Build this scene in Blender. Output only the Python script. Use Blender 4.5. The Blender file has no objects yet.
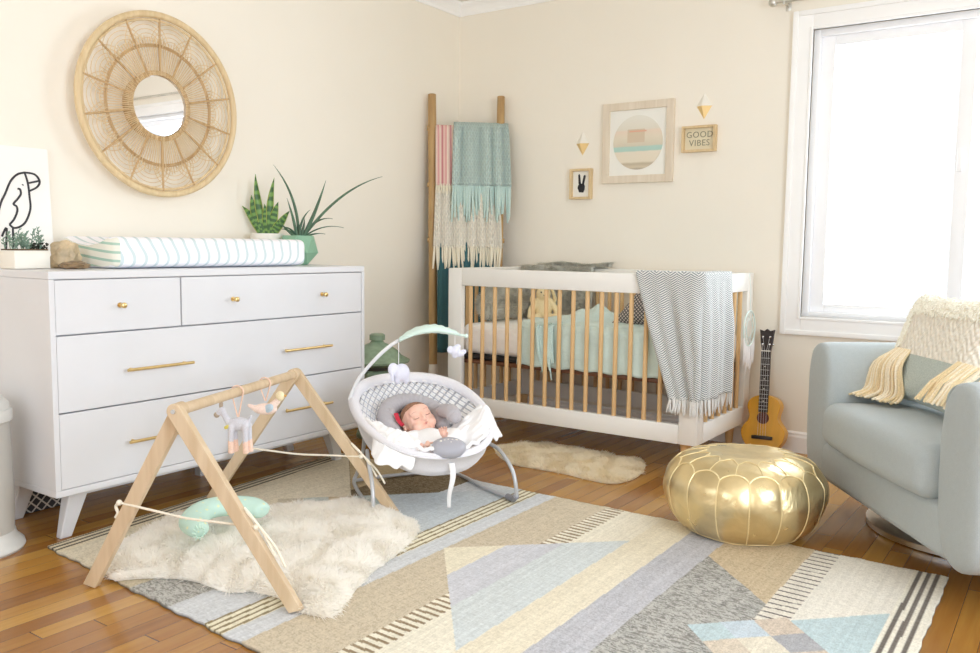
import bpy, bmesh, math, random
import numpy as np
from mathutils import Vector, Matrix, Euler, noise
random.seed(7); rng = np.random.default_rng(7)
S = bpy.context.scene; COL = S.collection
PI = math.pi; sin, cos = math.sin, math.cos
def R(a): return math.radians(a)
def lin(c):
    c = c/255.0
    return c/12.92 if c <= .04045 else ((c+.055)/1.055)**2.4
def rgb(r, g, b): return (lin(r), lin(g), lin(b), 1)
# ------------------------------------------------------------------ node helpers
class N:
    def __init__(s, nt, sock): s.nt = nt; s.s = sock
    def op(s, o, b=None, c=None):
        n = s.nt.nodes.new('ShaderNodeMath'); n.operation = o
        s.nt.links.new(s.s, n.inputs[0])
        for i, v in ((1, b), (2, c)):
            if v is None: continue
            if isinstance(v, N): s.nt.links.new(v.s, n.inputs[i])
            else: n.inputs[i].default_value = v
        return N(s.nt, n.outputs[0])
    def __add__(s, b): return s.op('ADD', b)
    def __sub__(s, b): return s.op('SUBTRACT', b)
    def __mul__(s, b): return s.op('MULTIPLY', b)
    def __truediv__(s, b): return s.op('DIVIDE', b)
    def floor(s): return s.op('FLOOR')
    def frac(s): return s.op('FRACT')
    def abs(s): return s.op('ABSOLUTE')
    def lt(s, b): return s.op('LESS_THAN', b)
    def gt(s, b): return s.op('GREATER_THAN', b)
    def sin(s): return s.op('SINE')
    def max(s, b): return s.op('MAXIMUM', b)
    def min(s, b): return s.op('MINIMUM', b)
class Mat:
    def __init__(s, name, color=(.8, .8, .8, 1), rough=.5, metal=0, spec=.5, sheen=0, **kw):
        s.m = bpy.data.materials.new(name); s.m.use_nodes = True
        s.nt = s.m.node_tree; s.b = s.nt.nodes['Principled BSDF']
        s.b.inputs['Base Color'].default_value = color; s.b.inputs['Roughness'].default_value = rough
        s.b.inputs['Metallic'].default_value = metal; s.b.inputs['Specular IOR Level'].default_value = spec
        s.b.inputs['Sheen Weight'].default_value = sheen
        s.tc = s.nt.nodes.new('ShaderNodeTexCoord'); s.color = color
    def L(s, a, b): s.nt.links.new(a, b)
    def xyz(s, kind='Object'):
        n = s.nt.nodes.new('ShaderNodeSeparateXYZ'); s.L(s.tc.outputs[kind], n.inputs[0])
        return [N(s.nt, o) for o in n.outputs]
    def noise(s, scale=5, detail=3, stretch=(1, 1, 1), kind='Object', dist=0, rough=.5):
        mp = s.nt.nodes.new('ShaderNodeMapping'); mp.inputs['Scale'].default_value = stretch
        s.L(s.tc.outputs[kind], mp.inputs[0])
        n = s.nt.nodes.new('ShaderNodeTexNoise'); n.inputs['Scale'].default_value = scale
        n.inputs['Detail'].default_value = detail; n.inputs['Distortion'].default_value = dist
        n.inputs['Roughness'].default_value = rough
        s.L(mp.outputs[0], n.inputs['Vector']); return N(s.nt, n.outputs['Fac'])
    def voronoi(s, scale, feature='F1', kind='Object', stretch=(1, 1, 1)):
        mp = s.nt.nodes.new('ShaderNodeMapping'); mp.inputs['Scale'].default_value = stretch
        s.L(s.tc.outputs[kind], mp.inputs[0])
        n = s.nt.nodes.new('ShaderNodeTexVoronoi'); n.feature = feature; n.inputs['Scale'].default_value = scale
        s.L(mp.outputs[0], n.inputs['Vector']); return N(s.nt, n.outputs['Distance'])
    def ramp(s, fac, stops):
        n = s.nt.nodes.new('ShaderNodeValToRGB'); e = n.color_ramp.elements
        e[0].position, e[0].color = stops[0]; e[1].position, e[1].color = stops[-1]
        for p, c in stops[1:-1]:
            x = e.new(p); x.color = c
        s.L(fac.s, n.inputs[0]); return n.outputs[0]
    def mix(s, fac, a, b, mode='MIX'):
        n = s.nt.nodes.new('ShaderNodeMix'); n.data_type = 'RGBA'; n.blend_type = mode
        for v, i in ((fac, 0), (a, 6), (b, 7)):
            if isinstance(v, N): s.L(v.s, n.inputs[i])
            elif isinstance(v, bpy.types.NodeSocket): s.L(v, n.inputs[i])
            else: n.inputs[i].default_value = v
        return n.outputs[2]
    def base(s, sock): s.L(sock, s.b.inputs['Base Color']); return s
    def bump(s, fac, dist=.002, strength=1):
        n = s.nt.nodes.new('ShaderNodeBump'); n.inputs['Distance'].default_value = dist
        n.inputs['Strength'].default_value = strength
        s.L(fac.s, n.inputs['Height']); s.L(n.outputs[0], s.b.inputs['Normal']); return s
    def vary(s, amt=.1, scale=8, **kw):
        c = s.color; d = tuple(x*(1-amt) for x in c[:3])+(1,); u = tuple(min(1, x*(1+amt)) for x in c[:3])+(1,)
        s.base(s.ramp(s.noise(scale, **kw), [(.3, d), (.7, u)])); return s
def fabric(name, c, scale=900, amt=.12, bump=.0006, rough=.9, big=6):
    m = Mat(name, c, rough, spec=.2, sheen=.15)
    f = m.noise(scale, 2); g = m.noise(big, 2)
    d = tuple(x*(1-amt) for x in c[:3])+(1,); u = tuple(min(1, x*(1+amt)) for x in c[:3])+(1,)
    m.base(m.ramp(f*.8+g*.2, [(.3, d), (.7, u)])); m.bump(f, bump); return m.m
def knit(name, c, s=70, amt=.2, bump=.004):
    m = Mat(name, c, .95, spec=.1, sheen=.2)
    u, v, _ = m.xyz('UV'); f = ((u*s*6.28).sin().abs()*((v*s*3.14+(u*s*6.28).sin()).sin().abs()))
    m.base(m.ramp(f, [(0, tuple(x*(1-amt*1.7) for x in c[:3])+(1,)), (.5, c)])); m.bump(f, bump); return m.m
def wood(name, c1, c2, stretch=(1, 1, 12), scale=5, rough=.5):
    m = Mat(name, c1, rough)
    st = tuple(1/x*4 if x > 1 else 6 for x in stretch)
    f = m.noise(scale, 5, st, dist=.6)
    m.base(m.ramp(f, [(.3, c1), (.7, c2)])); m.bump(f, .0004); return m.m
def plain(name, c, rough=.5, metal=0, amt=.03, scale=6, spec=.5):
    return Mat(name, c, rough, metal, spec).vary(amt, scale).m
# ------------------------------------------------------------------ mesh helpers
def BM(): return bmesh.new()
def box(bm, a, b, bev=0, seg=2, M=None):
    r = bmesh.ops.create_cube(bm, size=1)
    vs = r['verts']; c = [(a[i]+b[i])/2 for i in range(3)]; d = [abs(b[i]-a[i]) for i in range(3)]
    for v in vs: v.co = Vector((v.co[0]*d[0]+c[0], v.co[1]*d[1]+c[1], v.co[2]*d[2]+c[2]))
    if bev:
        es = list({e for v in vs for e in v.link_edges})
        out = bmesh.ops.bevel(bm, geom=es, offset=bev, segments=seg, affect='EDGES', profile=.5)
        vs = list({v for f in out['faces'] for v in f.verts} | {v for v in vs if v.is_valid})
    if M is not None:
        for v in vs: v.co = M @ v.co
    return vs
def frames(P):
    n = len(P); T = []
    for i in range(n):
        t = (P[min(i+1, n-1)]-P[max(i-1, 0)]); T.append(t.normalized() if t.length > 1e-9 else Vector((0, 0, 1)))
    up = Vector((0, 0, 1)) if abs(T[0].z) < .9 else Vector((1, 0, 0))
    a = T[0].cross(up).normalized(); out = []
    for t in T:
        a = (a-t*a.dot(t)); a = a.normalized() if a.length > 1e-6 else t.orthogonal().normalized()
        out.append((a, t.cross(a)))
    return out
def tube(bm, pts, r, n=8, caps=True, closed=False, flat=1.0):
    P = [Vector(p) for p in pts]; m = len(P)
    rr = r if isinstance(r, (list, tuple)) else [r]*m
    if closed:
        F = []
        c = sum(P, Vector())/m; nr = (P[0]-c).cross(P[m//4]-c).normalized()
        for i in range(m):
            t = (P[(i+1) % m]-P[i-1]).normalized(); F.append((nr, t.cross(nr)))
    else: F = frames(P)
    rings = []
    for p, q, (a, b) in zip(P, rr, F):
        rings.append([bm.verts.new(p+a*q*cos(2*PI*k/n)+b*q*flat*sin(2*PI*k/n)) for k in range(n)])
    for i in range(m if closed else m-1):
        A = rings[i]; B = rings[(i+1) % m]
        for k in range(n): bm.faces.new((A[k], A[(k+1) % n], B[(k+1) % n], B[k]))
    if caps and not closed:
        bm.faces.new(rings[0][::-1]); bm.faces.new(rings[-1])
    return [v for g in rings for v in g]
def lathe(bm, prof, n=32, c=(0, 0, 0), ph=0, cap=True):
    rings = [[bm.verts.new((c[0]+r*cos(2*PI*k/n+ph), c[1]+r*sin(2*PI*k/n+ph), c[2]+z)) for k in range(n)] for r, z in prof]
    for A, B in zip(rings, rings[1:]):
        for k in range(n): bm.faces.new((A[k], A[(k+1) % n], B[(k+1) % n], B[k]))
    if cap: bm.faces.new(rings[0][::-1]); bm.faces.new(rings[-1])
    return [v for g in rings for v in g]
def ball(bm, c, r, M=None, seg=16):
    r = r if isinstance(r, (tuple, list)) else (r, r, r)
    o = bmesh.ops.create_uvsphere(bm, u_segments=seg, v_segments=max(8, seg*3//4), radius=1)
    T = Matrix.Translation(c) @ (M.to_4x4() if M is not None else Matrix.Identity(4)) @ Matrix.Diagonal((*r, 1))
    for v in o['verts']: v.co = T @ v.co
    return o['verts']
def surf(bm, f, nu, nv, closeu=False):
    uv = bm.loops.layers.uv.verify()
    g = [[bm.verts.new(f(i/nu, j/nv)) for j in range(nv+1)] for i in range(nu+(0 if closeu else 1))]
    for i in range(nu):
        for j in range(nv):
            i2 = (i+1) % nu if closeu else i+1
            fc = bm.faces.new((g[i][j], g[i2][j], g[i2][j+1], g[i][j+1]))
            for l, q in zip(fc.loops, ((i, j), (i+1, j), (i+1, j+1), (i, j+1))): l[uv].uv = (q[0]/nu, q[1]/nv)
    return g
def prism(bm, poly, z0, z1, M=None):
    A = [bm.verts.new((x, y, z0)) for x, y in poly]; B = [bm.verts.new((x, y, z1)) for x, y in poly]
    n = len(poly); bm.faces.new(A[::-1]); bm.faces.new(B)
    for i in range(n): bm.faces.new((A[i], A[(i+1) % n], B[(i+1) % n], B[i]))
    if M is not None:
        for v in A+B: v.co = M @ v.co
def ob(name, bm, m, parent=None, smooth=True, angle=40, sub=0, solid=0, remesh=0, sm=0, loc=None, rot=None, bevel=0):
    me = bpy.data.meshes.new(name)
    if isinstance(bm, bmesh.types.BMesh):
        bmesh.ops.recalc_face_normals(bm, faces=bm.faces); bm.to_mesh(me); bm.free()
    else: me = bm
    o = bpy.data.objects.new(name, me); COL.objects.link(o)
    for x in (m if isinstance(m, (list, tuple)) else [m]): me.materials.append(x)
    if parent is not None: o.parent = parent
    if loc is not None: o.location = loc
    if rot is not None: o.rotation_euler = rot
    if smooth:
        me.shade_smooth()
        if angle < 180 and not remesh and not sub: me.set_sharp_from_angle(angle=R(angle))
    if remesh:
        md = o.modifiers.new('r', 'REMESH'); md.mode = 'VOXEL'; md.voxel_size = remesh; md.use_smooth_shade = True
        if sm:
            md = o.modifiers.new('s', 'SMOOTH'); md.iterations = sm; md.factor = .5
    if solid:
        md = o.modifiers.new('t', 'SOLIDIFY'); md.thickness = solid; md.offset = 0
    if bevel:
        md = o.modifiers.new('b', 'BEVEL'); md.width = bevel; md.segments = 2; md.limit_method = 'ANGLE'
    if sub:
        md = o.modifiers.new('u', 'SUBSURF'); md.levels = sub; md.render_levels = sub
    return o
def thing(name, label, cat, loc=(0, 0, 0), rz=0, group=None):
    o = bpy.data.objects.new(name, None); COL.objects.link(o); o.empty_display_size = .1
    o.location = loc; o.rotation_euler = (0, 0, rz); return tag(o, label, cat, group)
def tag(o, label, cat, group=None, kind=None):
    o['label'] = label; o['category'] = cat
    if group: o['group'] = group
    if kind: o['kind'] = kind
    return o
def struct(name, bm, m, parent=None, **k):
    o = ob(name, bm, m, parent, **k)
    if parent is None: o['kind'] = 'structure'
    return o
def fract(x): return x-math.floor(x)
def lerp(a, b, t): return a+(b-a)*t
def fur(name, base_fn, n, length, width, m, parent=None, lean=.6, clump=.5, loc=None, droop=None, curl=.22):
    """base_fn(n) -> points, normals, scale per strand; every strand is a tapered three-section blade"""
    P, Nn, Ls = base_fn(n); n = len(P)
    L = length*Ls*(.65+.6*rng.random(n))
    ph = np.array([noise.noise(Vector(p)*9)*6.3 for p in P]); ph2 = np.array([noise.noise(Vector(p)*22+Vector((5, 5, 5)))*6.3 for p in P])
    D = np.stack([np.cos(ph)+.5*np.cos(ph2), np.sin(ph)+.5*np.sin(ph2), np.zeros(n)], 1)*lean+rng.normal(0, curl, (n, 3))
    D = D-Nn*(D*Nn).sum(1)[:, None]
    if droop is not None: D = D+droop
    side = np.cross(D, Nn)/(np.linalg.norm(D, axis=1)[:, None]+1e-6)+rng.normal(0, .4, (n, 3)); side /= np.linalg.norm(side, axis=1)[:, None]+1e-9
    V = []; ts = (0, .4, .75, 1)
    for t in ts:
        c = P+Nn*(L*t*(1-.35*t))[:, None]+D*(L*t*t)[:, None]
        w = width*(1-t*.85)
        if t < 1: V.append(c-side*w); V.append(c+side*w)
        else: V.append(c)
    V = np.stack(V, 1).reshape(-1, 3)   # 7 verts each
    b = np.arange(n)[:, None]*7
    Q = (b+np.array([[0, 1, 3, 2]])), (b+np.array([[2, 3, 5, 4]])); T = b+np.array([[4, 5, 6]])
    faces = [list(map(int, f)) for q in Q for f in q]+[list(map(int, f)) for f in T]
    me = bpy.data.meshes.new(name); me.from_pydata(V.tolist(), [], faces); me.shade_smooth()
    return ob(name, me, m, parent, smooth=False, loc=loc)
# ------------------------------------------------------------------ common materials
WHITE = plain('white_lacquer', rgb(221, 222, 226), .35, amt=.015)
WHITE2 = plain('white_trim_paint', rgb(251, 251, 251), .4, amt=.01)
BRASS = plain('brushed_brass', (.75, .55, .25, 1), .28, 1, .1, 30)
BEECH = wood('pale_beech', rgb(226, 190, 140), rgb(208, 168, 116))
BEECH2 = wood('whitened_beech', rgb(216, 194, 164), rgb(198, 172, 138))
LADW = wood('rough_pine', rgb(198, 164, 112), rgb(165, 130, 84))
STEEL = plain('painted_grey_tube', rgb(196, 198, 202), .3, .3, .05)
FURW = Mat('white_wool', rgb(254, 252, 248), .9, spec=.1); FURW.vary(.01, 12)
def furmat(M_, tr=.5):
    nt = M_.nt; t = nt.nodes.new('ShaderNodeBsdfTranslucent'); mx = nt.nodes.new('ShaderNodeMixShader'); o = nt.nodes['Material Output']
    src = M_.b.inputs['Base Color'].links[0].from_socket; nt.links.new(src, t.inputs[0]); mx.inputs[0].default_value = tr
    nt.links.new(M_.b.outputs[0], mx.inputs[1]); nt.links.new(t.outputs[0], mx.inputs[2]); nt.links.new(mx.outputs[0], o.inputs[0])
furmat(FURW, .5)
FURC = Mat('cream_wool', rgb(252, 246, 230), .9, spec=.1); FURC.vary(.02, 12)
furmat(FURC, .5)
FURG = Mat('grey_faux_fur', rgb(216, 215, 207), .9, spec=.1); FURG.vary(.2, 14); furmat(FURG, .25)
CREAMY = fabric('cream_cotton', rgb(240, 232, 212), 400)
WHITEC = fabric('white_cotton', rgb(246, 245, 246), 300, .03, .0004)
GREYC = fabric('grey_jersey', rgb(184, 180, 184), 400, .08)
# ------------------------------------------------------------------ the room
H = 2.44; XR, YF = 4.5, -5.4
wall_m = Mat('cream_wall_paint', rgb(243, 237, 225), .75, spec=.2); wall_m.vary(.008, 3).bump(wall_m.noise(260, 2), .0003); WALL = wall_m.m
ceil_m = plain('ceiling_paint', rgb(240, 238, 232), .8, amt=.01, spec=.2)
fm = Mat('honey_oak_planks', (.4, .2, .08, 1), .2, spec=.75)
x, y, z = fm.xyz('Object'); pw = .062
row = (x/pw).floor(); off = (row*12.9898).sin()*43758.5
off = off.frac(); yy = (y/1.15)+off*1.0; plank = yy.floor()
rid = ((row*12.9898+plank*78.233).sin()*43758.5453).frac()
gr = fm.noise(3.2, 6, (16, .9, 1), dist=.5); gr2 = fm.noise(1.1, 2)
tone = rid*.55+gr*.4+gr2*.1
colf = fm.ramp(tone, [(.1, rgb(130, 82, 34)), (.4, rgb(158, 107, 46)), (.7, rgb(180, 132, 60)), (.95, rgb(196, 152, 76))])
fx = (x/pw).frac(); fy = yy.frac()
gap = fx.lt(.022).max(fy.lt(.0025))
fm.base(fm.mix(gap, colf, rgb(90, 50, 24))); fm.bump(gap*-1+gr*.08, .0012, .6)
bm = BM(); box(bm, (-.1, YF, -.06), (XR, .1, 0)); struct('floor', bm, fm.m, smooth=False)
bm = BM(); box(bm, (-.1, YF, H), (XR, .1, H+.06)); struct('ceiling', bm, ceil_m, smooth=False)
bm = BM(); box(bm, (-.1, YF, 0), (0, .1, H)); struct('wall_left', bm, WALL, smooth=False)
wx0, wx1, wz0, wz1 = 2.09, 3.62, .67, 2.02      # window opening in the back wall
def wall_hole(name, a0, a1, h0, h1, s0, s1, mk):
    bm = BM()
    for (p, q, r_, s_) in ((a0, h0, 0, H), (h1, a1, 0, H), (h0, h1, 0, s0), (h0, h1, s1, H)): mk(bm, p, q, r_, s_)
    return struct(name, bm, WALL, smooth=False)
wall_hole('wall_back', 0, XR, wx0, wx1, wz0, wz1, lambda bm, p, q, r_, s_: box(bm, (p, 0, r_), (q, .12, s_)))
def wall_hole(name, a0, a1, h0, h1, s0, s1, mk):
    bm = BM()
    for (p, q, r_, s_) in ((a0, h0, 0, H), (h1, a1, 0, H), (h0, h1, 0, s0), (h0, h1, s1, H)): mk(bm, p, q, r_, s_)
    return struct(name, bm, WALL, smooth=False)
ry0, ry1, rz0, rz1 = -4.3, -2.3, .6, 2.15
wall_hole('wall_right', YF, 0.1, ry0, ry1, rz0, rz1, lambda bm, p, q, r_, s_: box(bm, (XR, p, r_), (XR+.1, q, s_)))
fw0, fw1, fz0, fz1 = .8, 3.2, .6, 2.15
wall_hole('wall_front', -.1, XR, fw0, fw1, fz0, fz1, lambda bm, p, q, r_, s_: box(bm, (p, YF-.12, r_), (q, YF, s_)))
def skirt(name, a, b, axis):
    bm = BM()
    prof = [(0, 0), (.016, 0), (.016, .075), (.011, .085), (.011, .095), (.004, .103), (0, .103)]
    if axis == 'x': M = Matrix(((0, 0, 1, 0), (-1, 0, 0, 0), (0, 1, 0, 0), (0, 0, 0, 1)))
    else: M = Matrix(((1, 0, 0, 0), (0, 0, 1, 0), (0, 1, 0, 0), (0, 0, 0, 1)))
    prism(bm, prof, a, b, M); return struct(name, bm, WHITE2, smooth=False)
skirt('baseboard_back', .016, XR, 'x'); skirt('baseboard_left', YF, -.0, 'y')
def crown(name, a, b, axis):
    bm = BM(); h = H-.001
    prof = [(0, h-.07), (.008, h-.07), (.012, h-.055), (.03, h-.03), (.05, h-.014), (.055, h), (0, h)]
    if axis == 'x': M = Matrix(((0, 0, 1, 0), (-1, 0, 0, 0), (0, 1, 0, 0), (0, 0, 0, 1)))
    else: M = Matrix(((1, 0, 0, 0), (0, 0, 1, 0), (0, 1, 0, 0), (0, 0, 0, 1)))
    prism(bm, prof, a, b, M); return struct(name, bm, WHITE2, smooth=False)
crown('trim_1', 0, XR, 'x'); crown('trim_2', YF, 0, 'y')
# window: casing, frame, sashes, panes
win = bpy.data.objects.new('window_1', None); COL.objects.link(win); win['kind'] = 'structure'
bm = BM()
cx0, cx1, cz0, cz1 = 2.0, wx1+.09, .585, 2.108
for (a, b) in (((cx0+.002, -.022, cz0+.002), (wx0, -.0005, cz1-.002)), ((wx1, -.022, cz0+.002), (cx1-.002, -.0005, cz1-.002)), ((wx0+.0002, -.022, wz1), (wx1-.0002, -.0005, cz1-.002)), ((wx0+.0002, -.022, cz0+.002), (wx1-.0002, -.0005, wz0))): box(bm, a, b, .003)
for (a, b) in (((cx0-.004, -.03, cz0-.004), (cx0+.02, 0, cz1+.004)), ((cx1-.02, -.03, cz0-.004), (cx1+.004, 0, cz1+.004)), ((cx0+.0202, -.03, cz1-.02), (cx1-.0202, 0, cz1+.004)), ((cx0+.0202, -.03, cz0-.004), (cx1-.0202, 0, cz0+.02)),
               ((wx0-.014, -.028, wz0-.014), (wx0, -.001, wz1+.014)), ((wx0+.0002, -.028, wz1), (wx1, -.001, wz1+.014)), ((wx0+.0002, -.028, wz0-.014), (wx1, -.001, wz0))): box(bm, a, b, .003)
ob('casing', bm, WHITE2, win)
VIN = plain('white_vinyl', rgb(250, 251, 254), .35, amt=.01)
bm = BM()
for (a, b) in (((wx0, .0, wz0), (wx0+.03, .11, wz1)), ((wx1-.03, .0, wz0), (wx1, .11, wz1)), ((wx0+.03, .0, wz0), (wx1-.03, .11, wz0+.025)), ((wx0+.03, .0, wz1-.03), (wx1-.03, .11, wz1))): box(bm, a, b, .003)
ob('window_frame', bm, VIN, win)
GL = bpy.data.materials.new('window_glass'); GL.use_nodes = True; nt = GL.node_tree; nt.nodes.clear()
o_ = nt.nodes.new('ShaderNodeOutputMaterial'); mx = nt.nodes.new('ShaderNodeMixShader'); tr = nt.nodes.new('ShaderNodeBsdfTransparent'); gl = nt.nodes.new('ShaderNodeBsdfGlossy'); gl.inputs['Roughness'].default_value = .02
mx.inputs[0].default_value = .04; nt.links.new(tr.outputs[0], mx.inputs[1]); nt.links.new(gl.outputs[0], mx.inputs[2]); nt.links.new(mx.outputs[0], o_.inputs[0])
for a, b, yy_ in ((wx0+.03, 2.765, .04), (2.70, wx1-.03, .075)):
    bm = BM(); w = .062
    for (p, q) in (((a, yy_-.014, wz0+.025), (a+w, yy_+.014, wz1-.03)), ((b-w, yy_-.014, wz0+.025), (b, yy_+.014, wz1-.03)), ((a+w, yy_-.014, wz0+.025), (b-w, yy_+.014, wz0+.065)), ((a+w, yy_-.014, wz1-.075), (b-w, yy_+.014, wz1-.03))): box(bm, p, q, .003)
    sa = ob('sash', bm, VIN, win)
    bm = BM(); box(bm, (a+w-.004, yy_-.002, wz0+.06), (b-w+.004, yy_+.002, wz1-.07)); ob('pane', bm, GL, sa, smooth=False)
    if a < 2.3:
        bm = BM(); box(bm, (b-.05, yy_-.03, 1.34), (b-.03, yy_-.014, 1.44), .004); ob('latch', bm, VIN, sa)
rod = thing('curtain_rod', 'brushed metal curtain rod with ball finial above the window', 'curtain rod', (1.93, 0, 2.155))
NICK = plain('nickel', (.62, .6, .55, 1), .3, 1, .1)
bm = BM(); tube(bm, [(0, -.075, 0), (1.85, -.075, 0)], .009, 12); ob('rod', bm, NICK, rod)
bm = BM(); ball(bm, (-.018, -.075, 0), .021); lathe(bm, [(.012, -.002), (.012, .002)], 12, (0, -.075, 0)); ob('finial', bm, NICK, rod)
bm = BM(); box(bm, (.03, -.085, -.012), (.04, 0, .012), .002); box(bm, (.022, -.004, -.03), (.048, 0, .03), .002); box(bm, (.03, -.086, -.016), (.04, -.064, -.006), .002); ob('bracket', bm, NICK, rod)
# ------------------------------------------------------------------ dresser
D = thing('dresser', 'white mid century dresser with brass pulls and splayed legs along the left wall', 'dresser', (0, -2.13, 0))
y0, y1 = -.716, .713; zt, zb = .895, .167; XF = .542; XB = .018
bm = BM()
box(bm, (XB, y0, zt-.026), (XF, y1, zt), .003); box(bm, (XB, y0, zb), (XF, y1, zb+.022), .003)
box(bm, (XB, y0, zb+.0222), (XF, y0+.018, zt-.0262), .001); box(bm, (XB, y1-.018, zb+.0222), (XF, y1, zt-.0262), .001)
box(bm, (XB+.01, y0+.016, zb+.02), (XF-.03, y1-.016, zt-.025))
ob('body', bm, WHITE, D, smooth=False)
def drawer(a, b, c, d, knobs=(), pulls=()):
    bm = BM(); box(bm, (XF-.026, a, c), (XF-.002, b, d), .0015); dr = ob('drawer', bm, WHITE, D, smooth=False)
    for k, z_ in knobs:
        bm = BM(); M = Matrix.Translation((XF, k, z_)) @ Matrix.Rotation(PI/2, 4, 'Y')
        for v in lathe(bm, [(.004, 0), (.004, .014), (.0085, .016), (.0095, .022), (.0095, .028), (.007, .03)], 16): v.co = M @ v.co
        for v in lathe(bm, [(.009, -.001), (.009, .002)], 16): v.co = M @ v.co
        ob('knob', bm, BRASS, dr)
    for p, q, z_ in pulls:
        bm = BM(); tube(bm, [(XF+.026, p, z_), (XF+.026, q, z_)], .0055, 12)
        for t in (p+.025, q-.025): tube(bm, [(XF-.002, t, z_), (XF+.026, t, z_)], .004, 8)
        ob('pull', bm, BRASS, dr)
YO = 2.13
drawer(-2.826+YO, -2.371+YO, .692, .866, [(-2.607+YO, .778)])
drawer(-2.365+YO, -1.437+YO, .692, .866, [(-2.142+YO, .778), (-1.678+YO, .778)])
drawer(-2.826+YO, -1.437+YO, .441, .687, pulls=[(-2.6+YO, -2.34+YO, .558), (-1.905+YO, -1.645+YO, .558)])
drawer(-2.826+YO, -1.437+YO, .191, .436, pulls=[(-2.6+YO, -2.34+YO, .31), (-1.905+YO, -1.645+YO, .31)])
for sx, yy_, ye in ((.44, y0+.125, y0+.075), (.44, y1-.125, y1-.075), (.12, y0+.125, y0+.075), (.12, y1-.125, y1-.075)):
    bm = BM(); s = 1 if ye > yy_ else -1
    poly = [(yy_-.036, zb), (yy_+.036, zb), (ye+.020, 0), (ye-.020, 0)]
    A = []
    for (w, xx) in ((.5, -.018), (.5, .018)):
        A.append([bm.verts.new((sx+xx*(1.4 if p[1] > 0 else .8), p[0], p[1])) for p in poly])
    bm.faces.new(A[0]); bm.faces.new(A[1][::-1])
    for i in range(4): bm.faces.new((A[0][i], A[1][i], A[1][(i+1) % 4], A[0][(i+1) % 4]))
    ob('leg', bm, WHITE, D, smooth=False, bevel=.004)
bm = BM()
for sx in (.44, .12): box(bm, (sx-.018, y0+.13, zb-.032), (sx+.018, y1-.13, zb), .002)
ob('leg_rail', bm, WHITE, D, smooth=False)
bm = BM(); box(bm, (.13, .1, 0), (.17, .14, zb-.0), .003); ob('leg', bm, WHITE, D, smooth=False)
# ------------------------------------------------------------------ things on the dresser
ZT = .896
mp = Mat('sage_stripes_cotton', rgb(247, 248, 253), .9, spec=.15, sheen=.1)
X, Y, Z = mp.xyz('Object')
endm = Mat('sage_band_cotton', rgb(236, 232, 214), .9, spec=.15)
wv = mp.noise(6, 2)
sfr = ((Y*23-(Z*45).sin()*.3-(Z*(Y+.3))*16+wv*.5)).frac(); st = ((sfr-.5).abs()).lt(.13)
mp.base(mp.mix(st, rgb(247, 247, 252), rgb(208, 222, 226))); mp.bump(mp.noise(500, 2), .0005)
X, Y, Z = endm.xyz('Object'); sfr = (Z*34+(X*7).sin()*.5+.1).frac(); st = ((sfr-.5).abs()).lt(.15)
endm.base(endm.mix(st, rgb(240, 238, 226), rgb(176, 206, 190)))
PAD = thing('changing_pad', 'striped white and pale green changing pad lying on the dresser', 'changing pad', (.27, -2.12, ZT))
def padf(u, v):   # u around section, v along
    a = u*2*PI; n = 6
    ca, sa = cos(a), sin(a)
    px = .185*math.copysign(abs(ca)**.35, ca); pz = .058*math.copysign(abs(sa)**.35, sa)+.058
    if pz > .08: pz -= .035*max(0, 1-(abs(px)/.15)**2)
    e = min(v, 1-v); k = 1-(1-min(1, e/.02))**2*.12
    return Vector((px*k, lerp(-.44, .44, v), .058+(pz-.058)*k))
bm = BM(); g = surf(bm, padf, 64, 60, True)
bm.faces.new([r_[0] for r_ in g][::-1]); bm.faces.new([r_[-1] for r_ in g])
po = ob('pad_cover', bm, [mp.m, endm.m], PAD, angle=60)
for f in po.data.polygons:
    if f.normal.y < -.6: f.material_index = 1
# white planter with succulent
PL = thing('planter', 'white ceramic rectangular planter of small succulents on the left end of the dresser', 'planter', (.27, -2.79, ZT), R(4))
WC = plain('white_ceramic', rgb(238, 234, 224), .35, amt=.02)
bm = BM(); box(bm, (-.045, -.05, 0), (.045, .075, .062), .006); ob('pot', bm, WC, PL)
bm = BM(); box(bm, (-.04, -.045, .055), (.04, .07, .066)); ob('soil', bm, plain('dark_soil', rgb(92, 72, 52), .9, amt=.4, scale=120), PL)
SUC = plain('blue_green_succulent', rgb(128, 156, 138), .6, amt=.2, scale=40)
bm = BM(); rr_ = random.Random(3)
for k in range(26):
    bx, by = rr_.uniform(-.03, .03), rr_.uniform(-.04, .06); a = rr_.uniform(0, 2*PI); l = rr_.uniform(.03, .085); t = rr_.uniform(.1, .7)
    e = Vector((cos(a)*t, sin(a)*t, 1)).normalized()*l; b = Vector((bx, by, .06))
    tube(bm, [b, b+e*.5+Vector((0, 0, .004)), b+e], [.0018, .0015, .001], 5)
    for j in range(7):
        q = b+e*(.25+.11*j); aa = j*2.4; d = Vector((cos(aa), sin(aa), .7)).normalized()*.014
        tube(bm, [q, q+d*.5, q+d], [.001, .0025, .0005], 5)
ob('succulent', bm, SUC, PL)
bm = BM()
for k in range(60):
    a = Vector((rr_.uniform(-.035, .035), rr_.uniform(.03, .085), .066+rr_.random()*.02)); ball(bm, a, .004, seg=6)
ob('trailing_plant', bm, plain('dark_berry_leaf', rgb(46, 50, 40), .6, amt=.2), PL)
def rock(name, label, loc, r, m, seed, cat='rock'):
    bm = BM(); bmesh.ops.create_icosphere(bm, subdivisions=4, radius=1)
    for v in bm.verts:
        d = v.co.normalized(); k = 1+.3*noise.noise(d*1.6+Vector((seed, 0, 0)))+.12*noise.noise(d*4+Vector((seed, 3, 0)))
        v.co = Vector((d.x*r[0]*k, d.y*r[1]*k, max(d.z*r[2]*k, -r[2]*.7)+r[2]*.7))
    return tag(ob(name, bm, m, loc=loc, angle=25), label, cat)
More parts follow.
